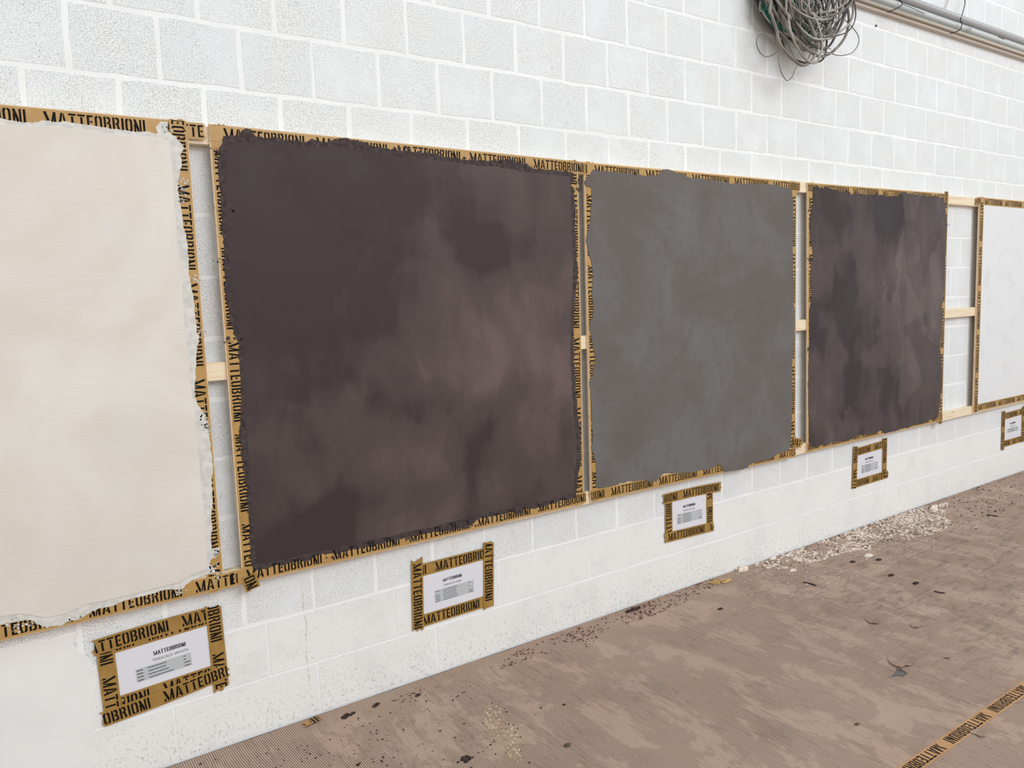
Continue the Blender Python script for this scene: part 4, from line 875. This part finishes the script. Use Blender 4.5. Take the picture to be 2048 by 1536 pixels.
stuff('reddish_crumbs', MAT['red'], 'dark reddish crumbs strewn along the foot of the wall', 'rubble', lambda mb: poly_scatter(mb, poly3, 1100, .0014, .0068, 2.4, 5.0), (3.0, -0.15, CZ))
poly4 = [(2.1672, -0.3335), (2.2, -0.3678), (2.1656, -0.4591), (2.1623, -0.536), (2.1022, -0.6376), (2.0621, -0.7093), (2.0451, -0.6628), (2.065, -0.5733), (2.085, -0.4955), (2.0864, -0.4179), (2.1093, -0.3742)]
stuff('straw_chips', MAT['straw'], 'small patch of straw-coloured chips on the cardboard in the foreground', 'chips', lambda mb: poly_scatter(mb, poly4, 700, .0011, .0040, 2, 12.0), (2.2, -0.4, CZ))
poly5 = [(1.2035, -0.0522), (1.3468, -0.0571), (1.6203, -0.0771), (2.1692, -0.0493), (2.2231, -0.3327), (2.1228, -0.7753), (1.1464, -0.0287)]
poly6 = [(5.9889, 0.0403), (6.771, 0.037), (7.392, 0.0203), (6.4812, -0.3673), (5.5955, -0.4912), (5.4231, -0.3417)]
stuff('dark_crumbs', MAT['dark'], 'fine dark plaster crumbs scattered over the near cardboard', 'rubble', lambda mb: poly_scatter(mb, poly5, 420, .0012, .0050, 3, 7.0), (1.8, -0.2, CZ))
stuff('dark_crumbs', MAT['dark'], 'dark crumbs among the pale rubble at the wall foot', 'rubble', lambda mb: poly_scatter(mb, poly1, 420, .003, .008, 2.0, 5.0), (5.0, -0.2, CZ))
stuff('dark_crumbs', MAT['dark'], 'dark crumbs by the wall beyond the pale rubble', 'rubble', lambda mb: poly_scatter(mb, poly6, 300, .002, .009, 3, 4.0), (6.6, -0.3, CZ))

def chunk(name, loc, rx, ry, h, mat, label, cat, seed, pieces=1, spread=0.0, group=None, rot=0.0):
    rs = random.Random(seed); mb = MB()
    for p in range(pieces):
        ox, oy = (0, 0) if p == 0 else (rs.gauss(0, spread), rs.gauss(0, spread * .6)); s = 1 if pieces == 1 else (1.0 if p == 0 else rs.uniform(.25, .6)); n = 11; i0 = len(mb.v); R0 = [rs.uniform(.78, 1.15) for _ in range(n)]
        for k, hh in ((1.0, 0), (.93, .55), (.62, 1.0)):
            for j in range(n):
                a = 2 * PI * j / n; x, y = rx * s * k * R0[j] * math.cos(a), ry * s * k * R0[j] * math.sin(a)
                mb.v.append((ox + x * math.cos(rot) - y * math.sin(rot), oy + x * math.sin(rot) + y * math.cos(rot), h * hh * (s ** .5) * rs.uniform(.85, 1.1)))
        for L_ in range(2):
            for j in range(n): a, b = i0 + L_ * n + j, i0 + L_ * n + (j + 1) % n; mb.f.append((a, b, b + n, a + n))
        mb.f.append(tuple(i0 + 2 * n + j for j in range(n)))
        mb.f.append(tuple(i0 + j for j in reversed(range(n))))
    o = mb.build(name, mat, None, (loc[0], loc[1], CZ)); tag(o, label, cat, group); return o
LP = [(1.7123, -0.0826), (1.8354, -0.0794), (1.9936, -0.1122), (1.935, -0.5717), (2.2413, -0.7126), (3.4958, -0.2926), (3.9849, -0.0287), (4.1781, -0.2), (4.2461, -0.0233), (4.687, -0.3208), (4.7039, -0.42), (4.5279, -0.3235), (4.6606, -0.3939), (4.4934, -0.5578), (4.4827, -0.6922), (1.7449, -0.0784), (1.6365, -0.3835), (2.0408, -0.5106), (5.8039, -0.1107), (5.1649, 0.0189), (2.3899, -0.5071), (2.3111, -0.4717), (4.4342, -0.9605), (4.1888, -0.9287), (2.8118, -1.2635), (3.1012, -1.2199)]
D_ = 'plaster scrap'
chunk('dark_plaster_scrap', LP[0], .016, .010, .006, MAT['dark'], 'crumbling dark plaster scrap near the tape scrap at the wall foot', D_, 1, 5, .010)
chunk('dark_plaster_scrap', LP[15], .009, .006, .005, MAT['dark'], 'small dark plaster crumb just right of the crumbling scrap near the wall', D_, 2, 3, .007)
chunk('dark_plaster_scrap', LP[1], .020, .009, .006, MAT['dark'], 'elongated dark plaster scrap lying under the second sheet', D_, 3, 3, .010, rot=.5)
chunk('dark_plaster_scrap', LP[2], .013, .008, .006, MAT['dark'], 'rounded dark plaster scrap farthest from the tape scrap in its row', D_, 4, 3, .010)
chunk('dark_plaster_scrap', LP[3], .017, .012, .004, MAT['dark'], 'grainy dark patch of plaster at the bottom edge of the picture', D_, 5, 26, .013)
chunk('flat_plaster_scrap', LP[4], .015, .012, .003, MAT['olive'], 'flat olive-brown plaster scrap right of the straw chips', D_, 6)
chunk('dark_plaster_scrap', LP[5], .022, .011, .004, MAT['dark'], 'flat oval dark scrap alone on the cardboard below the third sheet', D_, 7)
chunk('pale_plaster_lump', LP[6], .040, .022, .022, MAT['pale'], 'big pale plaster lump at the near end of the rubble, by the wall', D_, 8, 3, .02)
chunk('pale_plaster_lump', LP[7], .026, .014, .007, MAT['pale'], 'flat oval pale plaster chip in front of the rubble', D_, 9)
chunk('pale_plaster_lump', LP[8], .026, .012, .010, MAT['pale'], 'oval pale plaster chip at the wall, near end of the rubble', D_, 10)
chunk('pale_plaster_lump', LP[9], .034, .020, .007, MAT['pale'], 'pale flat plaster chip between the dark scraps before the rubble', D_, 11, 2, .02)
chunk('pale_plaster_lump', LP[18], .045, .022, .030, MAT['pale'], 'tall pale plaster lump at the far end of the rubble', D_, 12, 2, .03)
for k, lab in ((11, 'dark oval scrap left of the pale flat chip before the rubble'), (12, 'dark oval scrap right of the pale flat chip before the rubble'), (13, 'dark oval scrap below the tan stain on the cardboard'), (14, 'dark rounded scrap alone on the far cardboard')):
    chunk('dark_plaster_scrap', LP[k], .022, .012, .006, MAT['dark'], lab, D_, 20 + k)
chunk('dark_plaster_scrap', LP[16], .007, .005, .004, MAT['dark'], 'tiny dark scrap at the bottom edge under the wall corner', D_, 51, 2, .004)
chunk('dark_plaster_scrap', LP[20], .007, .004, .004, MAT['dark'], 'tiny black scrap up and right of the straw chips', D_, 52)
chunk('dark_plaster_scrap', LP[21], .007, .004, .003, MAT['olive'], 'tiny brown scrap up and right of the straw chips', D_, 53)
chunk('flat_plaster_scrap', LP[25], .011, .006, .004, MAT['olive'], 'small brownish crumb left of the floor tape line', D_, 54, 2, .004)
# sticks and strips
def strip(name, a, b, w, h, mat, label, cat, bend=0.0):
    a, b = Vector(a), Vector(b); m = (a + b) / 2 + Vector((-(b - a).y, (b - a).x)) * bend; pts = spline([(a.x, a.y, 0), (m.x, m.y, 0), (b.x, b.y, 0)], 6); mb = MB(); n = len(pts)
    for i, p in enumerate(pts):
        d = (pts[min(i + 1, n - 1)] - pts[max(i - 1, 0)]).normalized(); q = Vector((-d.y, d.x, 0)); ww = w * (0.55 + .45 * math.sin(PI * (i + .5) / n)) / 2
        mb.v += [p - q * ww, p + q * ww, p + q * ww * .7 + Vector((0, 0, h)), p - q * ww * .7 + Vector((0, 0, h))]
    for i in range(n - 1):
        for j in range(4): a_, b_ = i * 4 + j, i * 4 + (j + 1) % 4; mb.f.append((a_, b_, b_ + 4, a_ + 4))
    mb.f += [(3, 2, 1, 0), tuple((n - 1) * 4 + j for j in range(4))]
    c = pts[n // 2].copy(); mb.v = [Vector(v_) - c for v_ in mb.v]; o = mb.build(name, mat, None, (c.x, c.y, CZ)); tag(o, label, cat); return o
SP = [(3.1215, -0.0474), (3.2124, -0.0467), (4.0719, -0.3344), (4.0805, -0.4028), (4.4475, -0.7981), (4.4622, -0.8427), (5.9258, -0.3876), (5.9501, -0.4387)]
strip('dark_wood_splinter', SP[0], SP[1], .014, .010, MAT['dark'], 'dark brown wood splinter at the wall foot among reddish crumbs', 'splinter')
strip('dark_shaving', SP[2], SP[3], .012, .004, MAT['dark'], 'thin dark shaving alone on the cardboard before the rubble', 'shaving', .1)
strip('dark_shaving', SP[4], SP[5], .010, .004, MAT['dark'], 'thin dark shaving farther off, towards the right edge', 'shaving', -.1)
strip('dark_shaving', SP[6], SP[7], .012, .006, MAT['dark'], 'curved dark shaving beyond the rubble, near the right edge', 'shaving', .2)
YP = [(3.7049, -0.0393), (3.7293, -0.0773), (3.7456, -0.037), (3.767, -0.0907), (3.8228, -0.0829), (3.7636, -0.061)]
mb = MB(); c = Vector((YP[0][0] + .08, YP[0][1], 0))
for k in range(4):
    pts = [(p[0] - c.x + rs.uniform(-.012, .012), p[1] - c.y + rs.uniform(-.012, .012), .0035 + rs.uniform(0, .004)) for p in YP]; mb.tube(spline(pts, 5), .0016, 5)
o = mb.build('yellow_fibre_tangle', MAT['yellow'], None, (c.x, c.y, CZ)); tag(o, 'little tangle of yellow fibre by the wall before the rubble', 'fibre')
# torn bit of printed tape at the wall foot
TS = [(1.5843, -0.033), (1.6354, -0.0355), (1.6133, -0.0555), (1.5954, -0.0538)]
ts = empty('tape_scrap', (TS[0][0], TS[0][1], CZ)); tag(ts, 'torn scrap of brown printed tape at the foot of the wall', 'tape scrap')
tape(ts, (-0.010, -0.028), (0.050, -0.020), 1, (-0.14, -0.026), 0.001, 0, name='tape_piece', to3=lambda p, h: (p.x, p.y, .0008 + h + abs(p.x) * .08), seed=71, rag=0.008, width=0.034)
